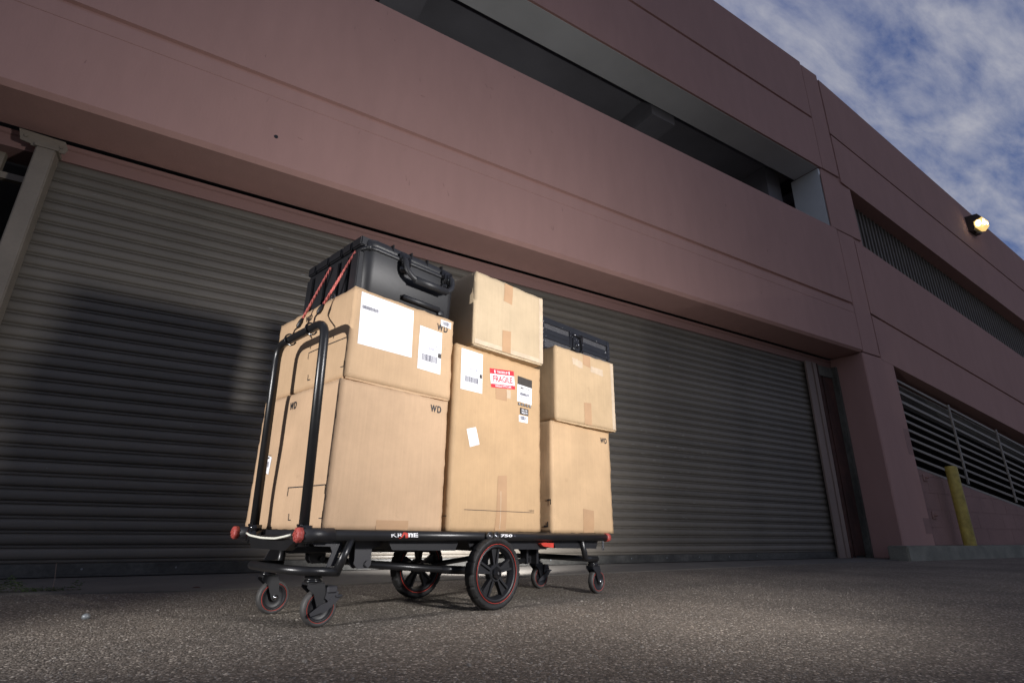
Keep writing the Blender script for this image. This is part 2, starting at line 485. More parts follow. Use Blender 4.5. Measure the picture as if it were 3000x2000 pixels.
for k_ in range(60):
    d = 0.8 + 2.4 * random.random(); a = R(random.uniform(-18, 80))
    x, y = d * math.sin(a), d * math.cos(a)
    if y < 2.8: chip(x, y, random.uniform(.004, .0075))
me = bpy.data.meshes.new('stone_chips'); me.from_pydata(vs, [], fs)
tag(link('stone_chips', me, STON), 'pale stone chips scattered loose over the asphalt', 'gravel', kind='stuff')
pb = BM(); ball(pb, (0, 0, 0.006), 0.0115, 2, (1.0, .9, .85))
o = obj('pebble', pb, GALV, smooth=True, loc=(-0.183, 2.177, 0)); tag(o, 'grey pebble lying on the asphalt left of the cart', 'stone')
pb = BM(); ball(pb, (0, 0, 0.004), 0.014, 2, (1.3, .9, .5))
o = obj('pebble', pb, RUST, smooth=True, loc=(0.126, 2.94, 0)); tag(o, 'small dark stone by the concrete strip behind the cart', 'stone')

# weed
wd = empty('weed', (-0.55, 3.03, 0.0))
tag(wd, 'low green weed growing along the concrete edge at far left', 'plant')
st = BM()
tube(st, [(0.16, 0, 0), (0.157, 0.01, .05), (0.15, 0.0, .11)], 0.002, 5)
obj('stem', st, PINKT, wd)
random.seed(8)
lv, lf = [], []
for i in range(420):
    x = random.uniform(-.10, .26) if random.random() < .7 else random.gauss(0.02, .04)
    h = random.uniform(.002, .018) + max(0, .055 - abs(x - .02) * .8) * random.random() + max(0, .04 - abs(x - .24) * 1.2) * random.random()
    y = random.gauss(0, .018)
    s = random.uniform(.004, .010)
    a = random.random() * 6.28; tl = random.uniform(-.8, .8)
    dx_, dy_ = math.cos(a) * s, math.sin(a) * s
    k = len(lv)
    lv += [(x - dx_, y - dy_, h), (x - dy_ * .4, y + dx_ * .4, h + s * tl * .5 + .002), (x + dx_, y + dy_, h + s * tl), (x + dy_ * .4, y - dx_ * .4, h + s * tl * .5 + .002)]
    lf.append((k, k + 1, k + 2, k + 3))
me = bpy.data.meshes.new('foliage'); me.from_pydata(lv, [], lf)
link('foliage', me, LEAF, wd)

# ------------------------------------------------------------------ parking garage
YW = 3.3
gar = empty('parking_garage', (0, 0, 0))
tag(gar, 'dusty pink concrete parking garage with grey roll-up door and sloping ramp bay', 'building')
XL = -7.0
low = [(3.30, 2.4975), (3.30, 3.0035), (3.305, 3.006), (3.30, 3.0085), (3.30, 3.110), (3.326, 3.118), (3.326, 3.150), (3.30, 3.156),
       (3.30, 4.27), (3.52, 4.27), (3.52, 2.95), (3.70, 2.95), (3.70, 2.47), (3.330, 2.47)]
obj('lower_spandrel', prism(BM(), low, 'x', XL, 7.165), PINK, gar)
upr = [(3.30, 5.27), (3.30, 6.16), (3.326, 6.168), (3.326, 6.197), (3.30, 6.205), (3.30, 7.27), (3.60, 7.27), (3.60, 5.30), (3.32, 5.27)]
obj('upper_spandrel', prism(BM(), upr, 'x', XL, 7.135), PINK, gar)
obj('soffit', prism(BM(), [(3.325, 5.262), (3.60, 5.262), (3.68, 5.262), (3.68, 5.50), (3.60, 5.50), (3.60, 5.29), (3.325, 5.272)], 'x', XL, 7.05), GREYC, gar)
# header over the door
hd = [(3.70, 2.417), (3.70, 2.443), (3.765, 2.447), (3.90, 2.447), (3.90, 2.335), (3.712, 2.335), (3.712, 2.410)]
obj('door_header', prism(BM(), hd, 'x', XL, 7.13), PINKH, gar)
# interior floors, back wall, roof, so the openings look into a dark room
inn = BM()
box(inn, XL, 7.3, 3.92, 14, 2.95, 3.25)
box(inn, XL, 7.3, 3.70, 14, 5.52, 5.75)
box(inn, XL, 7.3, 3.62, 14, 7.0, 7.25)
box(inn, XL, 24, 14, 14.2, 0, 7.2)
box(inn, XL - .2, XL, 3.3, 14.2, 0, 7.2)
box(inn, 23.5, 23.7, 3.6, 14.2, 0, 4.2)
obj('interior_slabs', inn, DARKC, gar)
ib = BM()
for i in range(4):
    box(ib, XL + 1 + i * 3.4, XL + 1.4 + i * 3.4, 3.75, 13.9, 5.20, 5.515)
obj('ceiling_beam', ib, DARKC, gar)
obj('opening_return', prism(BM(), [(3.33, 4.275), (3.74, 4.275), (3.74, 5.255), (3.33, 5.255)], 'x', 7.055, 7.10), WHITEC, gar)
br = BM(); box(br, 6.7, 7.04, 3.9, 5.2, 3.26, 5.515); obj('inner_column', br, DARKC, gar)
# pilaster
pl = BM()
box(pl, 7.105, 7.60, 3.322, 3.62, 2.50, 7.26)
box(pl, 7.60, 7.86, 3.322, 3.62, 2.50, 7.10)
box(pl, 7.15, 7.905, 3.302, 3.755, 0, 2.466, 0.012)
box(pl, 7.185, 7.590, 3.302, 3.3215, 2.475, 4.262, 0.006)
box(pl, 7.060, 7.815, 3.302, 3.3215, 4.275, 5.155, 0.006)
box(pl, 7.155, 7.575, 3.302, 3.3215, 5.280, 7.235, 0.006)
obj('pilaster', pl, PINK, gar)
for q_ in ((7.74, .28, .46), (7.76, 1.22, 1.55)):
    pt = BM(); box(pt, q_[0], 7.89, 3.3012, 3.3025, q_[1], q_[2]); obj('paint_patch', pt, PINKD, gar)
# ramp bay: everything follows the slope of the ramp
def lin(x, a, b): return a[1] + (x - a[0]) * (b[1] - a[1]) / (b[0] - a[0])
XR = 23.0
roofR = ((7.6, 7.16), (15.0, 5.99)); grvR = ((7.60, 6.085), (14.31, 5.078)); topR = ((7.80, 5.18), (12.945, 4.404))
botR = ((7.80, 4.20), (13.03, 3.403)); grv2 = ((7.60, 3.085), (12.29, 2.428)); lowR = ((7.70, 2.432), (11.87, 1.87))
def slab(bm, a, b, x0, x1, y0, y1, oa=0.0, ob=0.0):
    q = [(x0, lin(x0, *a) + oa), (x1, lin(x1, *a) + oa), (x1, lin(x1, *b) + ob), (x0, lin(x0, *b) + ob)]
    prism(bm, q, 'y', y0, y1)
rb = BM()
slab(rb, roofR, grvR, 7.605, XR, 3.30, 3.60, 0, 0.018)
slab(rb, grvR, topR, 7.605, XR, 3.30, 3.60, -0.018, 0)
slab(rb, grvR, grvR, 7.606, XR, 3.322, 3.59, 0.02, -0.02)
obj('ramp_upper_spandrel', rb, PINK, gar)
rb = BM()
slab(rb, botR, grv2, 7.82, XR, 3.30, 3.60, 0, 0.018)
q = [(7.605, lin(7.605, *botR) - .02), (7.819, lin(7.819, *botR) - .02), (7.819, lin(7.819, *grv2) + .018), (7.605, lin(7.605, *grv2) + .018)]
prism(rb, q, 'y', 3.30, 3.60)
slab(rb, grv2, lowR, 7.605, XR, 3.30, 3.60, -0.018, 0)
slab(rb, grv2, grv2, 7.606, XR, 3.322, 3.59, 0.02, -0.02)
obj('ramp_lower_spandrel', rb, PINK, gar)
rb = BM()
slab(rb, topR, topR, 7.82, XR, 3.605, 3.95, 0.22, -0.02)
slab(rb, lowR, lowR, 7.905, XR, 3.605, 4.0, 0.32, -0.02)
obj('ramp_soffit', rb, GREYC, gar)
rb = BM()
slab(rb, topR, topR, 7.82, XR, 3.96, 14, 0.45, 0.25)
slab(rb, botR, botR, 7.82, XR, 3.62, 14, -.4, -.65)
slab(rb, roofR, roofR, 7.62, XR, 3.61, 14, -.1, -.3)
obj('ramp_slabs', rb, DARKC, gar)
# vertical bars of the upper grille
g1 = empty('bar_grille'); g1.parent = gar
x = 7.93
bar_me = None
while x < 22:
    zt, zb = lin(x, *topR) + .05, lin(x, *botR) - .06
    if bar_me is None:
        b_ = BM(); box(b_, -.021, .021, -.018, .018, 0, 1); bar_me = bpy.data.meshes.new('bar'); b_.to_mesh(bar_me); b_.free(); bar_me.materials.append(BARB)
    o = bpy.data.objects.new('bar', bar_me); col.objects.link(o); o.parent = g1
    o.location = (x, 3.50, zb); o.scale = (1, 1, zt - zb)
    x += 0.108
b_ = BM(); slab(b_, topR, topR, 7.83, XR, 3.52, 3.545, -.02, -.06); slab(b_, botR, botR, 7.83, XR, 3.52, 3.545, .08, .04); obj('grille_rail', b_, BARB, g1)
# lower louvre
g2 = empty('louvre_grille'); g2.parent = gar
for i, zl in enumerate((2.238, 2.077, 1.942, 1.80, 1.686, 1.568, 1.455, 1.335, 1.210, 1.087)):
    s = -0.147 + i * 0.002
    b_ = BM()
    x0, x1 = 7.96, 13.9
    hh = .0155 if i not in (1, 2) else .019
    prism(b_, [(x0, zl - hh), (x0, zl + hh), (x1, zl + hh + s * (x1 - x0)), (x1, zl - hh + s * (x1 - x0))], 'y', 3.35, 3.368)
    obj('rail', b_, LOUV, g2)
for x in (9.37, 10.87, 12.37, 13.87):
    b_ = BM(); box(b_, x - .018, x + .018, 3.333, 3.3495, 0.94 - (x - 9.37) * .128, 2.06 - (x - 9.37) * .14); obj('post', b_, LOUV, g2)
for x in (8.18, 8.62):
    b_ = BM(); box(b_, x - .025, x + .025, 3.75, 3.80, 0.3, 2.25 - (x - 8) * .14); obj('post', b_, BARB, g2)
# painted block wall under the louvre
bw = BM()
def blk_top(x): return 1.062 - 0.1285 * (x - 7.915)
prism(bw, [(7.93, 0), (16.1, 0), (16.1, blk_top(16.1)), (7.93, blk_top(7.93))], 'y', 3.331, 3.55)
bwo = obj('block_wall', bw, PINKD, gar)
random.seed(3)
zc = [0.0, 0.152, 0.357, 0.562, 0.767, 0.972, 1.177]
for c_ in range(6):
    z0, z1 = zc[c_] + .0018, zc[c_ + 1] - .0018
    x = 7.935 - (0.0 if c_ % 2 else 0.2)
    while x < 16:
        xa, xb = max(x, 7.935) + .0016, min(x + .402, 16.05) - .0016
        x += .402
        if xb - xa < .03: continue
        ta, tb = blk_top(xa) - .002, blk_top(xb) - .002
        if ta <= z0 + .01: continue
        if tb <= z0 + .005:
            xc = 7.915 + (1.060 - z0) / .1285
            P_ = [(xa, z0), (xc, z0), (xa, min(z1, ta))]
        elif ta > z1 and tb < z1:
            xc = 7.915 + (1.060 - z1) / .1285
            P_ = [(xa, z0), (xb, z0), (xb, tb), (xc, z1), (xa, z1)]
        else:
            P_ = [(xa, z0), (xb, z0), (xb, min(z1, tb)), (xa, min(z1, ta))]
        b_ = BM(); y_ = 3.3235 + random.uniform(0, .0022)
        prism(b_, P_, 'y', y_, 3.334)
        obj('block', b_, PINKD, bwo)
for (x, z) in ((8.082, .953), (8.085, .499)):
    b_ = BM(); box(b_, x - .045, x + .045, 3.312, 3.3225, z - .045, z + .045, .004); cyl(b_, (x, 3.30, z), .016, .03, 'y', 6); cyl(b_, (x, 3.285, z), .008, .03, 'y', 8)
    obj('anchor_plate', b_, PINKD, gar)
# roll-up door
door = empty('roller_door'); door.parent = gar
p = 0.0707
pr = [(0.0070, 0.0), (0.0085, .002), (0.0030, .0048), (0.0028, .0085), (0.0090, .0112), (0.0100, .0150), (0.0030, .0205), (-0.0008, .0250), (-0.0028, .034), (-0.0032, .046), (-0.0022, .057), (0.0004, .0640), (0.0060, .0690), (0.0075, .0707)]
prof = [(3.72 + y, z) for y, z in pr] + [(3.74, p), (3.74, 0)]
b_ = BM(); prism(b_, prof, 'x', -1.02, 6.55)
sm = bpy.data.meshes.new('slat'); bmesh.ops.recalc_face_normals(b_, faces=b_.faces[:]); b_.to_mesh(sm); b_.free(); sm.materials.append(SLAT)
for k in range(33):
    o = bpy.data.objects.new('slat', sm); col.objects.link(o); o.parent = door
    o.location = (0, random.uniform(-.0006, .0006), 0.0735 + k * p)
b_ = BM(); box(b_, -1.02, 6.55, 3.708, 3.745, 0.011, 0.072, .003); box(b_, -1.02, 6.55, 3.690, 3.708, .011, .016)
obj('bottom_bar', b_, BARD, door)
random.seed(77)
b_ = BM()
for i in range(90):
    x = random.gauss(4.1, .35); k = int(min(30, max(4, random.gauss(14, 4.2)))); z = .0735 + k * p + random.choice((.030, .036, .042, .048, .028)) + random.uniform(-.003, .003)
    if i > 62: x = random.uniform(-.9, 6.3); k = random.randrange(1, 30); z = .0735 + k * p + .042
    l = random.uniform(.008, .05); t_ = random.uniform(.0006, .0022)
    prism(b_, [(x, z - t_), (x + l * .5, z - t_ * .3), (x + l, z), (x + l * .6, z + t_), (x + l * .1, z + t_ * .6)], 'y', 3.7158, 3.7164)
obj('scuff_mark', b_, SCUF, door)['kind'] = 'stuff'
b_ = BM()
for i in range(18): cyl(b_, (-.8 + i * .42, 3.7075, .045), .005, .004, 'y', 8)
obj('bolt', b_, GALV, door)
# right jamb of the door: painted angle, rusty channel, galvanised flange
b_ = BM(); box(b_, 6.47, 6.70, 3.665, 3.69, 0.007, 2.33, .002); box(b_, 6.60, 6.615, 3.65, 3.665, .007, 2.33, .001)
obj('door_guide', b_, PINKT, gar)
b_ = BM(); box(b_, 6.705, 7.09, 3.705, 3.73, 0.03, 2.19); box(b_, 6.705, 6.725, 3.66, 3.705, .007, 2.33); box(b_, 6.85, 6.865, 3.695, 3.705, .007, 2.19); box(b_, 6.73, 7.06, 3.70, 3.7045, 1.18, 1.2)
obj('rusty_channel', b_, RUST, gar)
b_ = BM(); box(b_, 7.092, 7.135, 3.64, 3.72, 0.007, 2.34); box(b_, 6.727, 7.090, 3.69, 3.71, 2.195, 2.33)
obj('channel_flange', b_, GALVD, gar)
b_ = BM(); box(b_, 6.3, 7.15, 3.76, 3.95, 0, 2.33); obj('jamb_backing', b_, DARKC, gar)
# left jamb post with its bracket and the framework beyond it
b_ = BM(); box(b_, -1.092, -1.000, 3.60, 3.70, 0.007, 2.325, .006, 2); obj('door_post', b_, TAN, gar)
b_ = BM(); prism(b_, [(-1.19, 2.415), (-1.17, 2.345), (-1.12, 2.335), (-1.12, 2.327), (-.965, 2.327), (-.955, 2.36), (-.975, 2.405)], 'y', 3.615, 3.623)
cyl(b_, (-1.15, 3.612, 2.375), .009, .012, 'y', 6); cyl(b_, (-.985, 3.612, 2.36), .009, .012, 'y', 6); box(b_, -1.10, -.99, 3.60, 3.70, 2.326, 2.345)
obj('post_bracket', b_, TAN, gar)
b_ = BM(); box(b_, -4, -1.20, 3.78, 3.88, 2.40, 2.46); obj('side_frame_beam', b_, GALV, gar)
b_ = BM(); box(b_, -1.30, -1.265, 3.80, 3.84, .01, 2.40); box(b_, -2.6, -2.565, 3.80, 3.84, .01, 2.40); obj('side_frame_post', b_, TAN, gar)
for q_ in ((-1.265, -1.10, 2.17), (-2.565, -1.30, 1.0)):
    b_ = BM(); box(b_, q_[0], q_[1], 3.80, 3.84, q_[2], q_[2] + .04); obj('side_frame_rail', b_, TAN, gar)
# small flaws of the facade: a plug hole and a few scrapes
b_ = BM(); cyl(b_, (0.106, 3.2995, 2.70), .013, .004, 'y', 12); obj('plug_hole', b_, BLKP, gar)
random.seed(21)
b_ = BM()
for i in range(46):
    x = random.choice((random.uniform(-1.0, 6.8), random.gauss(1.2, .9))); z = random.choice((random.uniform(2.53, 2.98), random.uniform(3.2, 4.2)))
    l, a = random.uniform(.008, .045), random.uniform(-.5, .5) + (math.pi / 2 if random.random() < .7 else 0)
    dx_, dz_ = math.cos(a) * l, math.sin(a) * l; t_ = random.uniform(.0006, .0016)
    prism(b_, [(x - dz_ / l * t_, z + dx_ / l * t_), (x + dx_, z + dz_), (x + dz_ / l * t_, z - dx_ / l * t_), (x - dx_ * .2, z - dz_ * .2)], 'y', 3.2985, 3.3005)
obj('scrape', b_, PINKH, gar)

# kerb and bollard
kb = BM(); box(kb, 6.79, 20, 3.10, 3.31, -.05, .15, .012, 2)
for e_ in [e_ for e_ in kb.edges if abs(e_.verts[0].co.x - e_.verts[1].co.x) > 5]: pass
tag(obj('kerb', kb, KERB), kind='structure')
bo = BM()
rings = []
for z, r_ in ((0.15, .067), (.6, .0665), (1.095, .0665), (1.106, .064), (1.110, .055), (1.111, 0.001)):
    rings.append([bo.verts.new((r_ * math.cos(a * math.pi / 16), r_ * math.sin(a * math.pi / 16), z - .15)) for a in range(32)])
for i in range(len(rings) - 1):
    for k in range(32): bo.faces.new((rings[i][k], rings[i][(k + 1) % 32], rings[i + 1][(k + 1) % 32], rings[i + 1][k]))
o = obj('bollard', bo, YEL, smooth=True, loc=(8.50, 3.175, .15))
tag(o, 'yellow painted steel bollard standing on the concrete kerb', 'bollard')

# wall lamp
wl = empty('wall_lamp', (12.20, 3.3, 5.83))
wl.scale = (.80, .80, .80)
tag(wl, 'lit bronze wall pack lamp high on the ramp bay', 'wall lamp')
b_ = BM(); prism(b_, [(0, .0), (-.10, -.005), (-.13, .05), (-.13, .20), (-.30, .26), (-.24, .37), (0, .40)], 'x', 0, .42)
obj('housing', b_, LAMPH, wl)
b_ = BM(); prism(b_, [(-.132, .055), (-.20, .03), (-.295, .12), (-.305, .255), (-.132, .198)], 'x', .03, .39); obj('lens', b_, LENS, wl)
for c_, r_, q_ in (((.10, -.297, .15), .055, (1, .35, 1.5)), ((.28, -.30, .17), .04, (1, .3, 1)), ((.022, -.21, .13), .05, (.3, 1, 1.6))):
    b_ = BM(); ball(b_, c_, r_, 2, q_); obj('bulb', b_, BULB, wl, smooth=True)
b_ = BM(); cyl(b_, (.2, -.09, -.02), .05, .05, 'z', 12); obj('sensor', b_, LAMPH, wl)

# ------------------------------------------------------------------ platform cart
CA = R(14.6)
O = Vector((0.392, 1.741, 0))
U = Vector((math.cos(CA), math.sin(CA), 0)); V = Vector((-math.sin(CA), math.cos(CA), 0))
def wpt(s, v, z): return O + U * s + V * v + Vector((0, 0, z))
cart = empty('platform_cart', O, CA)
tag(cart, 'black folding platform cart with red end caps loaded with boxes', 'cart')
RV, FV, RZ, RR = -0.045, 0.438, 0.2445, 0.016
for v, nm in ((RV, 'side_rail'), (FV, 'side_rail')):
    b_ = BM(); tube(b_, [(-.070, v, RZ + .002), (1.355, v, RZ - .006)], RR, 20); obj(nm, b_, BLK, cart, True)
    b_ = BM(); tube(b_, [(-.10, v, RZ + .002), (-.005, v, RZ + .002)], .0195, 20); obj('rail_sleeve', b_, BLKP, cart, True)
    b_ = BM()
    lathe(b_, [(0.0005, 0), (.014, 0), (.0195, .003), (.0205, .009), (.0195, .017), (.0005, .017)], 22, closed=False, rmod=lambda k, j: (.0016 * math.sin(k * 2.1) if 0 < j < 5 else 0))
    for i in range(5):
        a = i * 1.256
        ball(b_, (.010 * math.cos(a), -.0005, .010 * math.sin(a)), .0042, 1, (1, .5, 1))
    for x in b_.verts: x.co = Vector((-.118 + x.co.y, v + x.co.x, RZ + .002 + x.co.z))
    obj('end_cap', b_, REDC, cart, True)
    b_ = BM(); cyl(b_, (1.366, v, RZ - .006), .019, .022, 'x', 14); obj('end_cap', b_, REDC, cart, True)
# folding handle
HZ = 0.893
hp = [(-.088, -.028, .262), (-.106, -.028, HZ), (-.106, .335, HZ), (-.088, .335, .262)]
b_ = BM(); tube(b_, hp, .0145, 20, rad=.06); obj('handle', b_, BLK, cart, True)
b_ = BM()
for v in (-.028, .335):
    cyl(b_, (-.085, v, .262), .021, .02, 'z', 16); box(b_, -.105, -.062, v - .020, v + .020, .215, .262, .008, 2)
    for q_ in (-.012, .012): ball(b_, (-.101, v + q_, .272), .004, 1)
obj('handle_socket', b_, BLKG, cart, True)
b_ = BM(); box(b_, -.092, -.048, .00, .31, .212, .240, .010, 2); box(b_, -.060, 0.00, -.03, .42, .222, .248, .006, 2)
prism(b_, [(-.025, .236), (.34, .236), (.30, .202), (.05, .202)], 'x', -.100, -.075)
obj('front_crossbar', b_, BLK, cart)
b_ = BM(); tube(b_, [(-.112, .325, .246), (-.118, .28, .240), (-.12, .18, .2345), (-.12, .08, .2345), (-.118, .03, .240), (-.112, -.005, .246)], .0032, 10, rad=.02)
obj('cord', b_, WHT, cart, True)
# deck pans
for s0, s1, z0 in ((.20, .50, .195), (.535, .99, .192), (1.01, 1.335, .190)):
    b_ = BM()
    prism(b_, [(s0, .232), (s1, .232), (s1 - .018, z0), (s0 + .02, z0 + .006)], 'y', -.02, .41)
    obj('deck_pan', b_, BLKP, cart)
b_ = BM(); box(b_, -.055, 1.35, -.028, .42, .236, .2575); obj('deck', b_, BLKP, cart)
# front U frame
b_ = BM()
tube(b_, [(.030, -.040, .145), (-.060, -.034, .150), (-.105, .03, .153), (-.105, .27, .153), (-.060, .345, .150), (.030, .350, .147)], .0125, 16, rad=.035)
tube(b_, [(.056, RV, .236), (.022, -.040, .142)], .0125, 16)
tube(b_, [(.056, FV - .03, .236), (.022, .350, .142)], .0125, 16)
obj('front_frame', b_, BLK, cart, True)
b_ = BM(); prism(b_, [(-.058, .228), (.040, .228), (.043, .220), (.024, .160), (.000, .158), (.012, .200), (.004, .214), (-.045, .216)], 'y', -.022, -.017)
obj('gusset_plate', b_, GUSS, cart)
b_ = BM(); prism(b_, [(-.058, .228), (.040, .228), (.043, .220), (.024, .160), (-.02, .158), (.000, .200), (-.01, .214), (-.045, .216)], 'y', .385, .389)
obj('gusset_plate', b_, GUSS, cart)
b_ = BM(); box(b_, -.03, .18, .17, .20, .188, .212, .003); tube(b_, [(.15, .2, .198), (.56, .2, .190)], .010, 12)
obj('slide_tube', b_, BLKP, cart)
# hanger brackets and axle arms
for v in (.03, .335):
    b_ = BM()
    prism(b_, [(.115, .232), (.203, .232), (.207, .212), (.176, .203), (.178, .160), (.168, .146), (.130, .146), (.118, .160)], 'y', v, v + .005)
    prism(b_, [(.115, .232), (.203, .232), (.207, .212), (.176, .203), (.178, .160), (.168, .146), (.130, .146), (.118, .160)], 'y', v + .030, v + .035)
    cyl(b_, (.162, v - .003, .160), .010, .012, 'y', 14)
    obj('hanger_bracket', b_, GUSS if v < .1 else BLKP, cart)
    b_ = BM(); tube(b_, [(.165, v + .017, .157), (.47, v + .012, .131), (.60, v + .005, .123)], .0115, 14, rad=.05)
    tube(b_, [(.47, v + .012, .131), (.585, v + .005, .124)], .0145, 14)
    tube(b_, [(.64, v + .005, .123), (.93, v + .015, .150)], .0105, 14)
    obj('axle_arm', b_, BLK, cart, True)
    b_ = BM(); box(b_, .905, .915, v, v + .035, .135, .232); box(b_, .965, .978, v, v + .035, .135, .232); box(b_, .905, .978, v + .03, v + .035, .135, .232)
    obj('rear_bracket', b_, BLKP, cart)
b_ = BM(); tube(b_, [(.62, -.05, .122), (.62, .36, .122)], .010, 12); box(b_, .60, .64, -.03, .40, .19, .232, .003); box(b_, .606, .634, -.03, -.015, .118, .20)
obj('axle', b_, BLK, cart)
# rear frame
b_ = BM()
tube(b_, [(1.195, -.03, .236), (1.235, -.02, .150), (1.32, -.018, .146)], .0125, 16, rad=.012)
tube(b_, [(1.195, .41, .236), (1.235, .345, .150), (1.32, .335, .146)], .0125, 16, rad=.012)
tube(b_, [(1.262, -.03, .148), (1.262, .355, .148)], .0125, 16)
tube(b_, [(.94, .335, .152), (1.32, .335, .147)], .0105, 14)
obj('rear_frame', b_, BLK, cart, True)
b_ = BM(); prism(b_, [(1.225, .228), (1.345, .228), (1.33, .214), (1.262, .212), (1.245, .205), (1.232, .16)], 'y', -.016, -.011); obj('gusset_plate', b_, GUSS, cart)
b_ = BM(); prism(b_, [(.915, .2155), (.935, .219), (.995, .217), (.994, .198), (.93, .205)], 'y', -.040, -.022); obj('release_lever', b_, RED, cart)
b_ = BM(); box(b_, 1.330, 1.338, RV - .004, RV + .004, .193, .226, .001); lathe(b_, [(.006, -.0015), (.009, -.0015), (.009, .0015), (.006, .0015)], 14, c=(1.334, RV, .192)); obj('locking_pin', b_, SILV, cart)
# pivot washers and print on the near rail
b_ = BM()
for s in (.600, .632): lathe(b_, [(.006, 0), (.014, 0), (.0155, .004), (.0155, .012), (.006, .012)], 22, c=(s, RV - .030, RZ))
obj('pivot_washer', b_, BLKP, cart, True)
b_ = BM()
for s in (.600, .632): lathe(b_, [(.0004, .001), (.0055, .001), (.0055, .008), (.0004, .008)], 16, c=(s, RV - .030, RZ))
obj('pivot_bolt', b_, SILV, cart, True)
def rail_print(name, s, a0, b0, w_, h_, mat, bold=0.02, shear=0.0, poly=None, lift=.0005):
    vv, ff = text_mesh(s, bold) if poly is None else poly
    bm = BM()
    bv = [bm.verts.new((x, y, 0)) for x, y in vv]
    for f_ in ff:
        try: bm.faces.new([bv[i] for i in f_])
        except ValueError: pass
    for k in range(1, 10):
        bmesh.ops.bisect_plane(bm, geom=bm.verts[:] + bm.edges[:] + bm.faces[:], plane_co=(0, k * .1, 0), plane_no=(0, 1, 0))
    bm.verts.index_update()
    vv = [(v.co.x, v.co.y) for v in bm.verts]; ff = [tuple(v.index for v in f_.verts) for f_ in bm.faces]
    bm.free()
    out = []
    for x, y in vv:
        th = (b0 + y * h_) / RR
        out.append((a0 + x * w_ + shear * y * h_, RV - (RR + lift) * math.cos(th), RZ - .001 + (RR + lift) * math.sin(th)))
    me = bpy.data.meshes.new(name); me.from_pydata(out, [], ff)
    return link(name, me, mat, cart)
rail_print('logo_letter', 'K', .186, -.0030, .022, .0130, WINK, .0)
rail_print('logo_letter', 'R', .2095, -.0030, .019, .0130, WINK, .0)
rail_print('logo_letter', 'n', .250, -.0030, .018, .0130, WINK, .04)
rail_print('logo_letter', 'E', .2705, -.0030, .018, .0130, WINK, .03)
rail_print('logo_letter', '', .2135, -.0072, .0365, .0195, RED, poly=([(0, 0), (.16, 0), (.40, .22), (.62, .70), (.70, .10), (.98, .10), (.94, .80), (.80, 1.0), (.52, 1.0), (.36, .62), (.20, .22)],
           [(0, 1, 10), (1, 2, 10), (2, 9, 10), (2, 3, 9), (3, 8, 9), (3, 7, 8), (3, 6, 7), (3, 4, 6), (4, 5, 6)]), lift=.0009)
rail_print('model_number', '750', .664, -.003, .062, .010, WINK, .03, shear=.35)
rail_print('model_mark', 'lb', .738, -.001, .007, .005, INKG, .02)

# wheels ------------------------------------------------------------
def big_wheel(parent, s, v):
    Rw, wd_ = .120, .046
    wob = empty('drive_wheel', (s, v, Rw)); wob.parent = parent
    b_ = BM()
    pf = [(.094, -.017), (.108, -.021), (.1145, -.0225), (.1185, -.019), (.120, -.010), (.1193, 0), (.120, .010), (.1185, .019), (.1145, .0225), (.108, .021), (.094, .017)]
    NN = 216
    def rm(k, j):
        if k % 12 == 0 and 2 <= j <= 8: return -.0045
        if k % 12 == 6 and j in (4, 6): return -.0015
        return 0
    lathe(b_, pf, NN, rmod=rm)
    obj('tyre', b_, RUB, wob, True)
    for sd_ in (-1, 1):
        b_ = BM(); y0 = sd_ * .0206
        lathe(b_, [(.0966, y0), (.0970, y0 + sd_ * .0013), (.0982, y0 + sd_ * .0013), (.0986, y0)], 72); obj('red_stripe', b_, RED, wob, True)
    b_ = BM()
    lathe(b_, [(.094, -.0195), (.0905, -.0205), (.0865, -.019), (.083, -.012), (.079, -.004), (.077, .004), (.083, .014), (.094, .018)], 60)
    lathe(b_, [(.012, -.016), (.026, -.017), (.030, -.012), (.030, .012), (.012, .014)], 30)
    for k in range(5):
        a = k * 2 * math.pi / 5 + .35
        for da in (-.21, .21):
            ca, sa = math.cos(a + da), math.sin(a + da); nx, nz = -sa, ca
            p0 = (ca * .026, sa * .026); p1 = (math.cos(a + da * .95) * .081, math.sin(a + da * .95) * .081)
            for (t0, t1, w0, w1, ya, yb) in ((0, 1, .0042, .0036, -.014, .004),):
                q = [(p0[0] - nx * w0, p0[1] - nz * w0), (p0[0] + nx * w0, p0[1] + nz * w0), (p1[0] + nx * w1, p1[1] + nz * w1), (p1[0] - nx * w1, p1[1] - nz * w1)]
                prism(b_, q, 'y', ya, yb)
        ca, sa = math.cos(a), math.sin(a); nx, nz = -sa, ca
        q = [(ca * .03 - nx * .010, sa * .03 - nz * .010), (ca * .03 + nx * .010, sa * .03 + nz * .010), (ca * .08 + nx * .021, sa * .08 + nz * .021), (ca * .08 - nx * .021, sa * .08 - nz * .021)]
        prism(b_, q, 'y', -.006, -.001)
    obj('rim', b_, BLKP, wob, False)
    b_ = BM(); cyl(b_, (0, -.019, 0), .0235, .010, 'y', 6, .021); lathe(b_, [(.010, -.026), (.017, -.026), (.019, -.022), (.010, -.022)], 24); obj('hub_cap', b_, BLKG, wob)
    b_ = BM(); cyl(b_, (0, -.0255, 0), .005, .006, 'y', 6); obj('bolt', b_, SILV, wob)
    return wob
big_wheel(cart, .622, -.070)
big_wheel(cart, .609, .372)
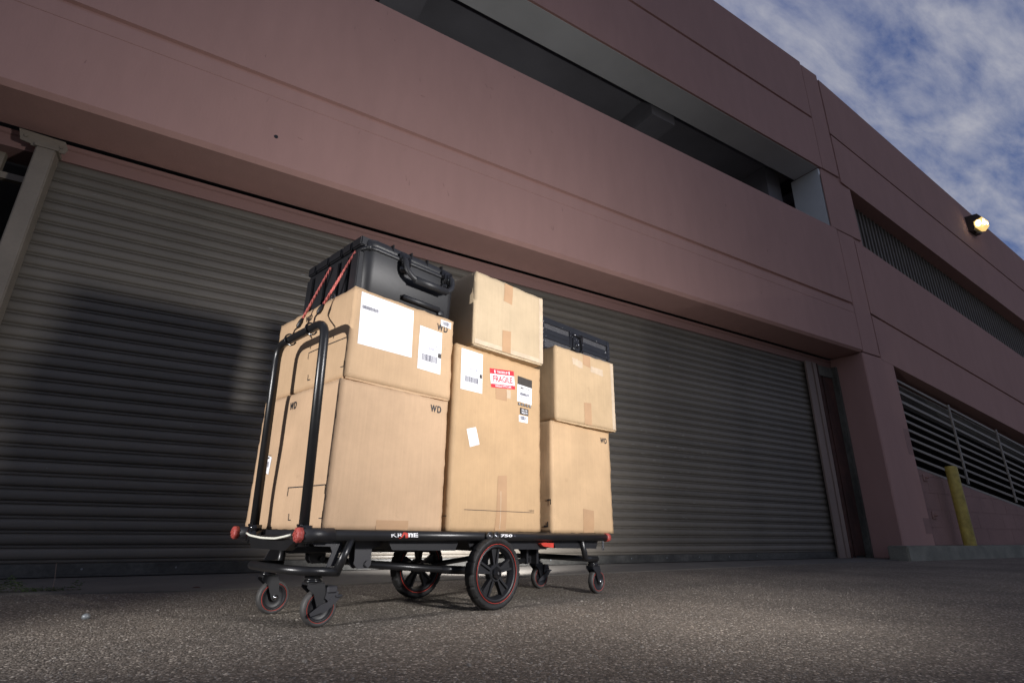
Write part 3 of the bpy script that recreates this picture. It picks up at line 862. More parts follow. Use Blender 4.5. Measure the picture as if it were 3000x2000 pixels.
def caster(parent, s, v, brake):
    c_ = empty('caster', (s, v, 0)); c_.parent = parent
    rc, zc_ = .0515, .0515
    b_ = BM(); lathe(b_, [(.037, -.0115), (.046, -.0135), (.050, -.011), (.0515, -.005), (.0515, .005), (.050, .011), (.046, .0135), (.037, .0115)], 44, c=(0, 0, zc_)); obj('tyre', b_, RUBG, c_, True)
    for sd_ in (-1, 1):
        b_ = BM(); y0 = sd_ * .0126
        lathe(b_, [(.0395, y0), (.0398, y0 + sd_ * .001), (.0407, y0 + sd_ * .001), (.0410, y0)], 44, c=(0, 0, zc_)); obj('red_stripe', b_, RED, c_, True)
    b_ = BM(); lathe(b_, [(.037, -.0125), (.034, -.010), (.030, -.006), (.012, -.009), (.005, -.011), (.005, .011), (.012, .009), (.030, .006), (.034, .010), (.037, .0125)], 36, c=(0, 0, zc_))
    for k in range(8):
        a = k * math.pi / 4
        box(b_, 0, 0.001, 0, .001, zc_, zc_ + .001)
    obj('hub', b_, BLKP, c_, True)
    b_ = BM()
    for y0, y1 in ((-.0205, -.0170), (.0170, .0205)):
        prism(b_, [(-.048, .118), (.000, .118), (.006, .100), (.011, .055), (.006, .0425), (-.004, .0405), (-.012, .047), (-.028, .088), (-.050, .106)], 'y', y0, y1)
    box(b_, -.050, .002, -.0205, .0205, .112, .118, .002)
    obj('fork', b_, BLKP, c_)
    b_ = BM()
    rr_ = [(.0235, .118), (.0255, .121), (.0235, .125), (.020, .127), (.0245, .130), (.0225, .136), (.010, .140)]
    rings_ = [[b_.verts.new((-.026 + r_ * math.cos(a * math.pi / 12), r_ * math.sin(a * math.pi / 12), z_)) for a in range(24)] for r_, z_ in rr_]
    for i in range(len(rings_) - 1):
        for k in range(24): b_.faces.new((rings_[i][k], rings_[i][(k + 1) % 24], rings_[i + 1][(k + 1) % 24], rings_[i + 1][k]))
    obj('swivel_head', b_, BLKG, c_, True)
    b_ = BM(); cyl(b_, (0, -.022, zc_), .007, .005, 'y', 6 if brake else 16); ball(b_, (0, -.0245, zc_), .005, 1, (1, .6, 1)); obj('bolt', b_, SILV, c_, not brake)
    if brake:
        b_ = BM()
        prism(b_, [(-.038, .040), (-.034, .033), (.012, .043), (.040, .066), (.052, .078), (.050, .084), (.036, .076), (.030, .083), (.012, .066), (-.01, .058)], 'y', -.030, -.026)
        box(b_, .008, .040, -.030, .018, .088, .108, .004); prism(b_, [(.010, .100), (.045, .092), (.042, .072), (.020, .064), (.006, .075)], 'y', -.026, -.0215)
        box(b_, .036, .056, -.034, .012, .076, .084, .003)
        obj('brake_lever', b_, GUSS, c_)
    return c_
caster(cart, 0, 0, True)
caster(cart, 0, .317, False)
caster(cart, 1.345, .005, False)
caster(cart, 1.300, .315, True)

# ------------------------------------------------------------------ cardboard boxes
class Carton:
    def __init__(s, name_seed, s0, v0, z0, wdt, dep, hgt, yaw, tone, label, bulge=.003):
        s.w, s.d, s.h, s.seed, s.bulge = wdt, dep, hgt, name_seed, bulge
        s.root = empty('cardboard_box', wpt(s0, v0, z0), CA + R(yaw))
        tag(s.root, label, 'cardboard box', 'cardboard boxes stacked on the cart')
        s.mat = cardboard('cardboard', tone, name_seed)
        s.body()
    def disp(s, f, a, b, A_, B_):
        """outward displacement on face f at (a, b) of a face A_ x B_"""
        wdw = min(1, max(0, min(a, A_ - a, b, B_ - b) / .05))
        wdw = wdw * wdw * (3 - 2 * wdw)
        k = s.seed * 7.3 + f * 11
        d = s.bulge * math.sin(math.pi * min(1, max(0, a / A_))) * math.sin(math.pi * min(1, max(0, b / B_)))
        d += .0042 * noise.noise((a * 5.5 + k, b * 5.5, k)) * wdw
        return d
    def dgrid(s, f, a, b, A_, B_):
        """the displacement as the carton's own mesh has it (bilinear between its vertices)"""
        na, nb = max(2, int(A_ / .016)), max(2, int(B_ / .016))
        u_, v_ = min(na - 1e-6, max(0, a / A_ * na)), min(nb - 1e-6, max(0, b / B_ * nb))
        i, j = int(u_), int(v_); u_ -= i; v_ -= j
        d = [[s.disp(f, (i + p_) * A_ / na, (j + q_) * B_ / nb, A_, B_) for q_ in (0, 1)] for p_ in (0, 1)]
        return (d[0][0] * (1 - u_) + d[1][0] * u_) * (1 - v_) + (d[0][1] * (1 - u_) + d[1][1] * u_) * v_
    def pt(s, f, a, b, off=0.0):
        if f == 0: return Vector((a, -s.dgrid(0, a, b, s.w, s.h) - off, b))                 # front, a from left
        if f == 1: return Vector((-s.dgrid(1, a, b, s.d, s.h) - off, a, b))                 # left side, a from the near edge
    def body(s):
        bm = BM()
        st_ = .016
        nx, ny, nz = [max(2, int(q / st_)) for q in (s.w, s.d, s.h)]
        grid = {}
        def V_(i, j, k):
            key = (i, j, k)
            if key in grid: return grid[key]
            x, y, z = s.w * i / nx, s.d * j / ny, s.h * k / nz
            c = Vector((min(max(x, .006), s.w - .006), min(max(y, .006), s.d - .006), min(max(z, .005), s.h - .005)))
            p_ = Vector((x, y, z))
            edges = (i in (0, nx)) + (j in (0, ny)) + (k in (0, nz))
            q = p_.copy()
            if edges >= 2:
                dd = p_ - c
                r_ = .0045 if edges == 2 else .0055
                q = c + Vector([math.copysign(min(abs(t), r_), t) for t in dd])
                q += Vector((noise.noise((x * 33 + s.seed, y * 33, z * 33)), noise.noise((x * 33, y * 33 + s.seed, z * 33)), noise.noise((x * 33, y * 33, z * 33 + s.seed)))) * .0032
                if edges == 3:
                    q += Vector((noise.random(), noise.random(), noise.random())) * .002
            else:
                if j == 0: q.y -= s.disp(0, x, z, s.w, s.h)
                elif j == ny: q.y += s.disp(2, x, z, s.w, s.h)
                elif i == 0: q.x -= s.disp(1, y, z, s.d, s.h)
                elif i == nx: q.x += s.disp(3, y, z, s.d, s.h)
            grid[key] = bm.verts.new(q)
            return grid[key]
        for i in range(nx):
            for k in range(nz):
                bm.faces.new((V_(i, 0, k), V_(i + 1, 0, k), V_(i + 1, 0, k + 1), V_(i, 0, k + 1)))
                bm.faces.new((V_(i, ny, k), V_(i, ny, k + 1), V_(i + 1, ny, k + 1), V_(i + 1, ny, k)))
        for j in range(ny):
            for k in range(nz):
                bm.faces.new((V_(0, j, k), V_(0, j, k + 1), V_(0, j + 1, k + 1), V_(0, j + 1, k)))
                bm.faces.new((V_(nx, j, k), V_(nx, j + 1, k), V_(nx, j + 1, k + 1), V_(nx, j, k + 1)))
        for i in range(nx):
            for j in range(ny):
                bm.faces.new((V_(i, j, 0), V_(i, j + 1, 0), V_(i + 1, j + 1, 0), V_(i + 1, j, 0)))
                bm.faces.new((V_(i, j, nz), V_(i + 1, j, nz), V_(i + 1, j + 1, nz), V_(i, j + 1, nz)))
        bmesh.ops.bevel(bm, geom=[e for e in bm.edges if len(e.link_faces) == 2 and e.calc_face_angle() > 1.0], offset=.0022, segments=2, affect='EDGES')
        obj('carton', bm, s.mat, s.root, True)
    def flap(s):
        bm = BM()
        n_ = 14
        top = []
        for i in range(n_ + 1):
            a = .004 + (s.w - .008) * i / n_
            sag = -.0045 - .003 * math.sin(math.pi * i / n_) + .0015 * noise.noise((a * 20, s.seed, 0))
            top.append((a, sag))
        prof_ = [(a, -.0008) for a, _ in top] + [(a, z) for a, z in top[::-1]]
        prism(bm, prof_, 'y', .003, min(.22, s.d * .5))
        obj('bottom_flap', bm, s.mat, s.root)
    def sheet(s, name, f, quad, mat, parent=None, off=.0006, n_=8, label=None, ragged=0):
        """a conformal patch; quad = TL,TR,BR,BL in face coordinates"""
        tl, tr, br_, bl = [Vector(q) for q in quad]
        n_ = max(n_, int(max((tl - bl).length, (tr - tl).length) / .012))
        off += .0004
        vs_, fs_ = [], []
        for j in range(n_ + 1):
            for i in range(n_ + 1):
                t, u_ = i / n_, j / n_
                q = (tl * (1 - t) + tr * t) * (1 - u_) + (bl * (1 - t) + br_ * t) * u_
                if ragged and (i in (0, n_) or j in (0, n_)):
                    q = q + Vector((noise.noise((q.x * 90, q.y * 90, 1)), noise.noise((q.x * 90, q.y * 90, 7)))) * ragged
                vs_.append(s.pt(f, q.x, q.y, off))
        for j in range(n_):
            for i in range(n_):
                a = j * (n_ + 1) + i
                fs_.append((a, a + 1, a + n_ + 2, a + n_ + 1) if f == 1 else (a, a + n_ + 1, a + n_ + 2, a + 1))
        me = bpy.data.meshes.new(name); me.from_pydata(vs_, [], fs_)
        o = link(name, me, mat, parent or s.root, True)
        if label: o['label'] = label
        return o
    def text(s, name, f, string, a0, b0, w_, h_, mat, parent=None, off=.0016, bold=0.0, M=None):
        vv, ff = text_mesh(string, bold)
        out = []
        for x, y in vv:
            if M is None: q = (a0 + x * w_, b0 + y * h_)
            else: q = M(x, y)
            out.append(s.pt(f, q[0], q[1], off))
        me = bpy.data.meshes.new(name); me.from_pydata(out, [], ff)
        return link(name, me, mat, parent or s.root)
    def bars(s, name, f, a0, a1, b0, b1, nb, mat, parent=None, off=.0018, seed=1):
        rd = random.Random(seed)
        vs_, fs_ = [], []
        x = a0
        wmean = (a1 - a0) / nb
        while x < a1:
            w_ = wmean * rd.uniform(.25, .8)
            k = len(vs_)
            for q in ((x, b0), (x + w_, b0), (x + w_, b1), (x, b1)): vs_.append(s.pt(f, q[0], q[1], off))
            fs_.append((k, k + 1, k + 2, k + 3))
            x += w_ + wmean * rd.uniform(.25, .8)
        me = bpy.data.meshes.new(name); me.from_pydata(vs_, [], fs_)
        return link(name, me, mat, parent or s.root)
    def rects(s, name, f, rs, mat, parent=None, off=.0018):
        vs_, fs_ = [], []
        for a0, a1, b0, b1 in rs:
            n_ = max(1, int(max(a1 - a0, b1 - b0) / .03))
            for i in range(n_):
                if a1 - a0 > b1 - b0: r_ = (a0 + (a1 - a0) * i / n_, a0 + (a1 - a0) * (i + 1) / n_, b0, b1)
                else: r_ = (a0, a1, b0 + (b1 - b0) * i / n_, b0 + (b1 - b0) * (i + 1) / n_)
                k = len(vs_)
                for q in ((r_[0], r_[2]), (r_[1], r_[2]), (r_[1], r_[3]), (r_[0], r_[3])): vs_.append(s.pt(f, q[0], q[1], off))
                fs_.append((k, k + 1, k + 2, k + 3))
        me = bpy.data.meshes.new(name); me.from_pydata(vs_, [], fs_)
        return link(name, me, mat, parent or s.root)
def Q(a0, a1, b0, b1): return [(a0, b1), (a1, b1), (a1, b0), (a0, b0)]
def scribble(rd, a0, a1, b0, b1, rows, fill=.7, hh=.0016):
    out = []
    for r_ in range(rows):
        b = b1 - (b1 - b0) * (r_ + .5) / rows
        x = a0
        while x < a1:
            l = rd.uniform(.003, .012)
            if rd.random() < fill: out.append((x, min(a1, x + l), b - hh / 2, b + hh / 2))
            x += l + rd.uniform(.001, .004)
    return out
KR1 = (0.545, 0.372, 0.232)
KR3 = (0.515, 0.345, 0.192)
DZ = .259
def WDmark(c, a0, b0, w_=.051, h_=.026, f=0, mir=False):
    for ch, u0, u1 in (('W', 0, .56), ('D', .63, 1.0)):
        if f == 0: c.text('printed_letter', 0, ch, a0 + u0 * w_, b0, (u1 - u0) * w_, h_, INK, bold=.03)
        else: c.text('printed_letter', 1, ch, 0, 0, 1, 1, INK, bold=.03, M=lambda x, y, u0=u0, u1=u1: (a0 - (u0 + x * (u1 - u0)) * w_, b0 + y * h_))
# 1 lower left
c1 = Carton(1, -.030, -.030, DZ, .446, .575, .461, 1.2, KR1, 'large plain carton at the handle end, under the one with big white labels')
WDmark(c1, .362, .410)
WDmark(c1, .344, .401, .052, .027, f=1)
c1.sheet('packing_tape', 0, Q(.178, .302, .004, .032), TAPE, off=.0005)
t_ = .0028
for q_ in [(.013, .256, .128, .128 + t_ * 1.2), (.253, .2558, .103, .128), (.013, .0158, .103, .128), (.228, .2308, .027, .048), (.214, .2308, .027, .0298), (.010, .0128, .032, .055), (.010, .03, .032, .0348)]:
    c1.rects('printed_mark', 1, [q_], INK)
lb = c1.sheet('side_label', 1, [(.502, .260), (.434, .243), (.441, .183), (.509, .198)], PAPER)
c1.bars('barcode', 1, .450, .492, .210, .228, 18, INKG, lb)
c1.rects('label_print', 1, [(.452, .50, .2395, .245), (.44, .495, .2500, .2515)], INKB, lb)
# 2 upper left
c2 = Carton(2, -.020, -.030, .728, .442, .575, .318, 1.2, (0.54, 0.370, 0.222), 'carton with two big white shipping labels, under the ribbed black case')
c2.flap()
rd = random.Random(4)
lb = c2.sheet('shipping_label', 0, [(.026, .307), (.245, .303), (.251, .121), (.031, .119)], PAPER, n_=12, label='large square white shipping label with barcode')
c2.bars('barcode', 0, .034, .098, .248, .2605, 34, INKG, lb, seed=2)
c2.rects('label_print', 0, scribble(rd, .036, .075, .268, .296, 6) + scribble(rd, .08, .19, .285, .298, 2, .5) + scribble(rd, .17, .19, .25, .27, 3), INKL, lb)
c2.rects('label_print', 0, scribble(rd, .036, .10, .21, .232, 4, .5) + scribble(rd, .10, .16, .19, .20, 2, .4) + scribble(rd, .065, .085, .165, .195, 7, .8) + scribble(rd, .095, .105, .165, .195, 6, .8)
         + scribble(rd, .14, .16, .15, .18, 6, .7) + scribble(rd, .175, .21, .135, .20, 9, .5) + scribble(rd, .22, .235, .16, .2, 4, .6), INKL, lb)
lb = c2.sheet('shipping_label', 0, [(.279, .255), (.385, .252), (.388, .087), (.280, .089)], PAPER, n_=8, label='tall white shipping label with routing barcode')
c2.rects('label_print', 0, [(.283, .387, .1675, .1685), (.283, .387, .1180, .1190)], INKG, lb)
c2.rects('label_print', 0, [(.371, .3865, .1495, .1665)], INKB, lb)
c2.bars('barcode', 0, .296, .369, .1245, .1505, 24, INKG, lb, seed=5)
c2.bars('barcode', 0, .325, .354, .1720, .1835, 12, INKL, lb, seed=6)
c2.text('label_print', 0, 'CA 927 9-15', .320, .1865, .058, .007, INKG, lb)
c2.rects('label_print', 0, scribble(rd, .284, .318, .173, .185, 3, .8) + scribble(rd, .29, .37, .20, .215, 2, .5) + scribble(rd, .284, .30, .225, .235, 2, .6) + scribble(rd, .29, .33, .154, .160, 1, .6), INKL, lb)
WDmark(c2, .359, .259, .052, .028)
lb = c2.sheet('barcode_sticker', 0, [(.374, .3065), (.427, .3065), (.427, .281), (.376, .282)], PAPER, off=.0016, n_=4)
c2.bars('barcode', 0, .386, .419, .287, .303, 12, INKG, lb, off=.0027, seed=9)
for q_ in [(.012, .277, .1345, .1378), (.2745, .2773, .113, .1345), (.252, .255, .028, .050), (.234, .255, .028, .031), (.012, .03, .033, .036), (.010, .0128, .033, .055)]:
    c2.rects('printed_mark', 1, [q_], INK)
WDmark(c2, .345, .272, .05, .024, f=1)
# 3 tall middle
c3 = Carton(3, .433, -.030, DZ, .503, .50, .699, 1.0, KR3, 'tallest carton, standing in the middle with a red fragile sticker')
lb = c3.sheet('shipping_label', 0, [(.027, .684), (.143, .684), (.142, .519), (.030, .519)], PAPER, n_=8)
c3.rects('label_print', 0, [(.031, .141, .5965, .5975), (.031, .141, .5470, .5480)], INKG, lb)
c3.rects('label_print', 0, [(.1265, .1395, .580, .5955)], INKB, lb)
c3.bars('barcode', 0, .050, .118, .553, .576, 24, INKG, lb, seed=11)
c3.bars('barcode', 0, .073, .114, .602, .614, 13, INKL, lb, seed=12)
c3.text('label_print', 0, 'CA 927 9-15', .070, .6155, .054, .007, INKG, lb)
c3.rects('label_print', 0, scribble(rd, .04, .09, .635, .655, 3, .7) + scribble(rd, .034, .06, .603, .615, 3, .6) + scribble(rd, .034, .055, .585, .59, 1, .8), INKL, lb)
FQ = [(.184, .636), (.325, .6525), (.334, .573), (.193, .556)]
def fmap(x, y):
    tl, tr, br_, bl = FQ
    a = ((tl[0] * (1 - x) + tr[0] * x) * y + (bl[0] * (1 - x) + br_[0] * x) * (1 - y))
    b = ((tl[1] * (1 - x) + tr[1] * x) * y + (bl[1] * (1 - x) + br_[1] * x) * (1 - y))
    return a, b
lb = c3.sheet('fragile_sticker', 0, FQ, PAPER)
def sub(x0, x1, y0, y1): return [fmap(x0, y1), fmap(x1, y1), fmap(x1, y0), fmap(x0, y0)]
c3.sheet('red_band', 0, sub(0, 1, .72, 1), INKR, lb, off=.0010)
c3.sheet('red_band', 0, sub(0, 1, 0, .195), INKR, lb, off=.0010)
c3.text('sticker_text', 0, 'THIS SIDE UP', 0, 0, 1, 1, WINK, lb, off=.0021, bold=.02, M=lambda x, y: fmap(.28 + x * .44, .79 + y * .12))
c3.text('sticker_text', 0, 'FRAGILE', 0, 0, 1, 1, INKR, lb, off=.0021, bold=.018, M=lambda x, y: fmap(.11 + x * .80, .31 + y * .33))
c3.text('sticker_text', 0, 'HANDLE WITH CARE', 0, 0, 1, 1, WINK, lb, off=.0021, bold=.02, M=lambda x, y: fmap(.17 + x * .66, .045 + y * .11))
for ax in (.16, .75):
    vs_ = [fmap(ax + u_ * .07, .76 + t * .2) for u_, t in ((.25, 0), (.75, 0), (.75, .5), (1, .5), (.5, 1), (0, .5), (.25, .5))]
    me = bpy.data.meshes.new('arrow'); me.from_pydata([c3.pt(0, a, b, .0021) for a, b in vs_], [], [(0, 1, 2, 6), (5, 6, 2, 3, 4)]); link('arrow', me, WINK, lb)
c3.rects('label_print', 0, [(.196, .33, .5735, .5742)], INKR, lb)
lb = c3.sheet('product_label', 0, [(.351, .638), (.445, .635), (.443, .524), (.347, .526)], PAPER)
c3.sheet('black_band', 0, [(.351, .638), (.445, .635), (.4445, .599), (.350, .601)], INKB, lb, off=.0010)
c3.text('label_print', 0, 'MB115 II', .369, .5835, .056, .0105, INKB, lb, bold=.012)
c3.bars('barcode', 0, .367, .423, .5555, .568, 26, INKG, lb, seed=15)
c3.rects('label_print', 0, scribble(rd, .359, .432, .5455, .5525, 1, .95, .003) + scribble(rd, .38, .43, .572, .577, 1, .7), INKG, lb)
for i in range(5):
    x = .3535 + i * .0178
    ic = c3.rects('handling_symbol', 0, [(x, x + .0132, .5095, .5215)], INKB)
    c3.rects('symbol_glyph', 0, [(x + .003, x + .0102, .5125, .5135), (x + .006, x + .0072, .512, .519), (x + .003 + i % 2 * .002, x + .010 - i % 2 * .002, .5180, .5192)], WINK, ic, off=.0023)
lb = c3.sheet('voltage_label', 0, Q(.366, .4215, .4725, .5005), INKB, off=.0009)
c3.text('label_print', 0, '100-120', .376, .4885, .037, .0075, WINK, lb, off=.0021, bold=.02)
c3.text('label_print', 0, 'VOLTS', .375, .4765, .039, .0085, WINK, lb, off=.0021, bold=.03)
lb = c3.sheet('barcode_sticker', 0, [(.359, .4675), (.418, .469), (.418, .4405), (.361, .4395)], PAPER)
c3.bars('barcode', 0, .368, .406, .450, .465, 12, INKG, lb, seed=17)
c3.rects('label_print', 0, scribble(rd, .38, .395, .444, .447, 1, .9), INKG, lb)
lb = c3.sheet('tilted_sticker', 0, [(.071, .369), (.117, .382), (.140, .318), (.092, .303)], PAPER)
c3.rects('label_print', 0, scribble(rd, .110, .120, .325, .355, 7, .8) + scribble(rd, .095, .103, .32, .34, 4, .6) + scribble(rd, .098, .103, .366, .37, 1, 1) + scribble(rd, .115, .128, .312, .33, 4, .7), INKL, lb)
c3.sheet('packing_tape', 0, Q(.219, .284, .513, .567), TAPE, off=.0005)
c3.sheet('tape_residue', 0, Q(.285, .307, .528, .565), CLEAR, off=.0004, ragged=.004)
c3.sheet('packing_tape', 0, [(.243, .208), (.293, .212), (.293, .004), (.232, .004)], TAPE, off=.0005)
c3.sheet('painted_tape_glint', 0, Q(.258, .2605, .01, .15), CLEAR, off=.0007, ragged=.001)  # thin pale strip: a highlight painted onto the brown tape
c3.rects('printed_line', 0, [(.073, .46, .0745, .0762)], INK)
c3.text('printed_code', 0, '1167415', .427, .0795, .032, .006, INK)
c3.rects('corner_mark', 1, [(.006, .028, .05, .053)], INK)
# 4 middle top
c4 = Carton(4, .500, -.056, .967, .407, .42, .322, -1.0, (0.50, 0.390, 0.255), 'pale square carton on top of the tallest carton')
c4.flap()
c4.sheet('packing_tape', 0, [(.163, .319), (.214, .319), (.206, .228), (.155, .232)], TAPE, off=.0005, ragged=.001)
c4.sheet('packing_tape', 0, [(.152, .096), (.202, .102), (.205, .003), (.155, .003)], TAPE, off=.0005, ragged=.001)
c4.sheet('edge_tape', 0, Q(.384, .408, .004, .318), CLEAR, off=.0004, ragged=.0015, n_=16)
c4.sheet('edge_tape', 0, Q(.004, .384, .003, .022), CLEAR, off=.0004, ragged=.0015, n_=16)
# 5 lower right
c5 = Carton(5, 1.0, -.030, DZ - .003, .443, .55, .478, -.5, (0.53, 0.362, 0.210), 'carton at the far end of the cart, bottom of its stack')
WDmark(c5, .366, .419, .051, .026)
c5.sheet('packing_tape', 0, [(.205, .105), (.285, .097), (.285, .003), (.208, .003)], TAPE, off=.0005)
c5.rects('corner_mark', 1, [(.022, .048, .023, .030), (.022, .029, .023, .045)], INK)
c5.rects('corner_mark', 1, [(.006, .03, .131, .137), (.006, .012, .115, .137)], INK)
# 6 small right
c6 = Carton(6, 1.018, -.045, .7405, .438, .36, .352, -3.4, (0.50, 0.36, 0.215), 'smaller carton with peeled tape marks, under the black flight case')
c6.flap()
c6.sheet('tape_residue', 0, [(.115, .318), (.19, .308), (.19, .272), (.118, .282)], CLEAR, off=.0004, ragged=.006, n_=12)
c6.sheet('tape_residue', 0, [(.25, .300), (.345, .300), (.345, .262), (.25, .272)], CLEAR, off=.0004, ragged=.006, n_=12)
c6.sheet('packing_tape', 0, [(.196, .349), (.252, .349), (.250, .290), (.194, .297)], TAPE, off=.0006)
c6.sheet('packing_tape', 0, [(.190, .106), (.243, .110), (.246, .003), (.194, .003)], TAPE, off=.0006)
c6.sheet('edge_tape', 0, Q(.408, .432, .004, .348), CLEAR, off=.0004, ragged=.0015, n_=16)

# ------------------------------------------------------------------ ribbed hard case
hc = empty('hard_case', wpt(.012, -.020, 1.0475), CA + R(1.0))
tag(hc, 'ribbed black hard plastic case with carry handle on the labelled carton', 'equipment case')
W_, D_, H1, H2 = .425, .455, .172, .222
def rrect(x0, x1, y0, y1, r, n_=5):
    out = []
    for cx_, cy_, a0 in ((x1 - r, y0 + r, -90), (x1 - r, y1 - r, 0), (x0 + r, y1 - r, 90), (x0 + r, y0 + r, 180)):
        for k in range(n_ + 1):
            a = R(a0 + 90 * k / n_)
            out.append((cx_ + r * math.cos(a), cy_ + r * math.sin(a)))
    return out
def stack(bm, secs):
    """loft rounded rectangles: (inset, z)"""
    rs = []
    for ins, z, r_ in secs:
        rs.append([bm.verts.new((x, y, z)) for x, y in rrect(ins, W_ - ins, ins, D_ - ins, r_)])
    n_ = len(rs[0])
    for i in range(len(rs) - 1):
        for k in range(n_): bm.faces.new((rs[i][k], rs[i][(k + 1) % n_], rs[i + 1][(k + 1) % n_], rs[i + 1][k]))
    bm.faces.new(rs[0][::-1]); bm.faces.new(rs[-1])
b_ = BM(); stack(b_, [(.016, 0, .03), (.010, .004, .034), (.004, H1 - .004, .040), (.004, H1, .040)]); obj('base_shell', b_, CASE, hc, True)
b_ = BM(); stack(b_, [(-.002, H1 - .006, .044), (-.005, H1 - .003, .046), (-.005, H1 + .007, .046), (-.001, H1 + .010, .044)]); obj('rim', b_, CASE, hc, True)
b_ = BM(); stack(b_, [(.004, H1 + .009, .040), (.005, H2 - .022, .040), (.010, H2 - .008, .038), (.022, H2, .03)]); obj('lid', b_, CASE, hc, True)
b_ = BM()
xs = [.030, .112, .196, .272, .345, .415]
for i in range(5):
    if i == 0: continue
    b_ = BM(); box(b_, xs[i] - .004, xs[i] + .003, .0025, D_ - .003, H1 + .022, H2 + .0025, .0025, 2)
    obj('lid_rib', b_, BLK, hc)
for y0, y1 in ((.026, .090), (.098, .160), (.170, .262), (.270, .364), (.373, .432)):
    b_ = BM(); box(b_, -.012, .02, y0 + .006, y1 - .006, .004, H1 - .010, .003, 2); box(b_, -.012, .06, y0, y1, H1 + .012, H2 + .001, .005, 2)
    obj('side_rib', b_, CASE, hc)
b_ = BM(); tube(b_, [(.152, .000, .172), (.150, -.026, .165), (.152, -.034, .122), (.185, -.038, .094), (.345, -.038, .094), (.372, -.034, .122), (.374, -.026, .165), (.372, 0, .172)], .0105, 12, rad=.02)
tube(b_, [(.190, -.038, .094), (.340, -.038, .094)], .0145, 16)
obj('carry_handle', b_, CASE, hc, True)
for x in (.160, .362):
    b_ = BM()
    box(b_, x - .026, x + .026, -.012, .004, H1 - .008, H1 + .026, .004, 2)
    for q_ in (-.014, 0, .014): box(b_, x + q_ - .004, x + q_ + .004, -.022, -.006, H1 - .030, H1 + .012, .003, 2)
    box(b_, x - .020, x + .020, -.016, .006, H1 - .052, H1 - .026, .005, 2)
    obj('latch', b_, BLKG, hc, True)
b_ = BM(); tube(b_, [(.165, -.004, .026), (.335, -.004, .026)], .010, 12); box(b_, .335, .365, .0, .012, .008, .030, .002); obj('grab_bar', b_, CASE, hc, True)
b_ = BM(); cyl(b_, (.012, .006, H1 + .002), .010, .02, 'z', 12); obj('corner_boss', b_, CASE, hc, True)
b_ = BM(); lathe(b_, [(.010, -.002), (.014, -.002), (.014, .002), (.010, .002)], 18, c=(-.024, .17, .018)); obj('side_ring', b_, SILV, hc, True)

# ------------------------------------------------------------------ flight case
fc = empty('flight_case', wpt(.998, .030, 1.0955), CA - R(1.2))
tag(fc, 'flat black flight case with rivets and recessed latch on the far stack', 'equipment case')
FW, FD, FH = .562, .40, .166
b_ = BM(); box(b_, .004, FW - .004, .004, FD - .004, .004, FH - .004); obj('panel', b_, CARP, fc)
b_ = BM()
box(b_, .018, FW - .018, -.001, .02, FH - .032, FH + .001, .003); box(b_, .018, FW - .018, -.001, .02, .055, .108, .002); box(b_, .018, FW - .018, -.0025, .01, .0795, .083)
box(b_, .018, FW - .018, -.001, .02, -.001, .012, .003)
for x0 in (-.001, FW - .03):
    box(b_, x0, x0 + .031, -.002, .03, -.002, FH + .002, .005, 2)
box(b_, -.001, .03, 0, FD, FH - .03, FH + .001, .004); box(b_, FW - .03, FW + .001, 0, FD, FH - .03, FH + .001, .004); box(b_, -.001, .03, 0, FD, -.001, .02, .004); box(b_, FW - .02, FW + .001, .02, FD, -.001, FH - .03)
obj('edge_trim', b_, TRIM, fc)
b_ = BM()
for x in (.012, FW - .014):
    for z in (.035, .058, .080, .102, .124): ball(b_, (x, -.003, z), .0028, 1)
for x in (.036, FW - .038):
    for z in (.065, .095): ball(b_, (x, -.003, z), .0028, 1)
for x in (.022, .16, .30, .44, FW - .022): ball(b_, (x, -.003, FH - .026), .0026, 1)
ball(b_, (.03, -.003, .035), .003, 1)
obj('rivet', b_, SILV, fc, True)
b_ = BM(); box(b_, .215, .325, -.003, .0, .020, .140, .002)
lathe(b_, [(.0002, 0), (.014, 0), (.016, .003), (.016, .006), (.0002, .006)], 20, c=(.276, -.008, .075))
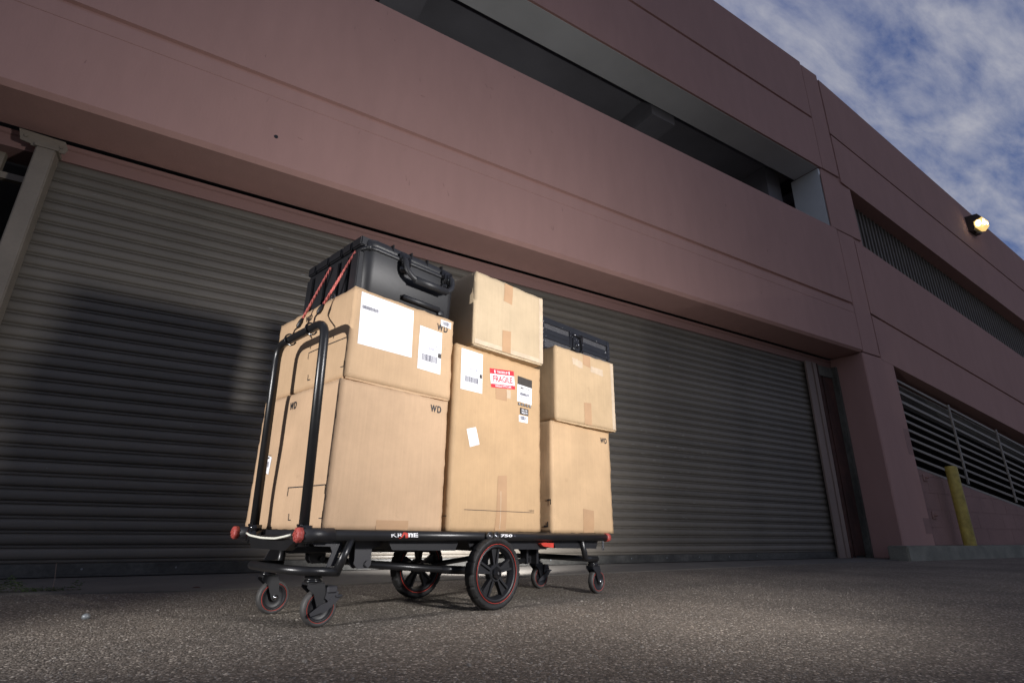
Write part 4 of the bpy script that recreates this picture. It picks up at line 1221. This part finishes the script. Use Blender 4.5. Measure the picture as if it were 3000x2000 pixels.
tube(b_, [(.242, -.006, .128), (.305, -.006, .122), (.312, -.006, .06), (.295, -.007, .035), (.25, -.007, .035), (.238, -.006, .06), (.242, -.006, .128)], .0035, 8, rad=.012)
obj('latch', b_, BLKG, fc, True)
b_ = BM()
for x, z in ((.222, .132), (.222, .115), (.236, .112), (.318, .085), (.318, .06), (.318, .04), (.286, .104), (.265, .104), (.2765, .076)): ball(b_, (x, -.0045 - (.006 if x == .2765 else 0), z), .0026 if x != .2765 else .005, 1)
obj('latch_rivet', b_, SILV, fc, True)

# ------------------------------------------------------------------ bungee cords
def bungee(p0, p1, bar, label):
    r0 = empty('bungee_cord', wpt(*bar))
    tag(r0, label, 'bungee cord', 'red bungee cords hooked on the cart handle')
    org = wpt(*bar)
    a, b = wpt(*p0) - org, wpt(*p1) - org
    d = (b - a); ln = d.length; d.normalize()
    s_ = d.cross(Vector((0, 0, 1))).normalized(); u_ = s_.cross(d)
    for k in range(3):
        bm = BM(); n_ = int(ln / .0035)
        pts_ = [a + d * ln * i / n_ + (s_ * math.cos(i * .42 + k * 2.094) + u_ * math.sin(i * .42 + k * 2.094)) * .0024 for i in range(n_ + 1)]
        tube(bm, pts_, .0027, 6); obj('strand', bm, CORD, r0, True)
    bm = BM()
    tube(bm, [a + d * .004, a - d * .012, a - d * .030, a - d * .038], .0075, 10, rfun=lambda t: (.005, .0085, .0085, .004)[min(3, int(t * 3.99))])
    obj('hook_grip', bm, BLKP, r0, True)
    e = a - d * .036
    ux, vx = U, V
    pts_ = [e, e * .75 + ux * -.004]
    for k in range(9):
        an = R(75 + k * 34)
        pts_.append(Vector((0, 0, 0)) + ux * (.0205 * math.cos(an)) + Vector((0, 0, .0205 * math.sin(an))))
    bm = BM(); tube(bm, pts_, .0030, 8, rad=.004); obj('hook', bm, BLKG, r0, True)
bungee((-.055, .125, 1.010), (.006, .050, 1.222), (-.106, .075, HZ), 'red bungee cord nearer the camera, from cart handle to case')
bungee((-.055, .285, 1.000), (-.012, .197, 1.200), (-.106, .235, HZ), 'red bungee cord farther from the camera, from cart handle to case')
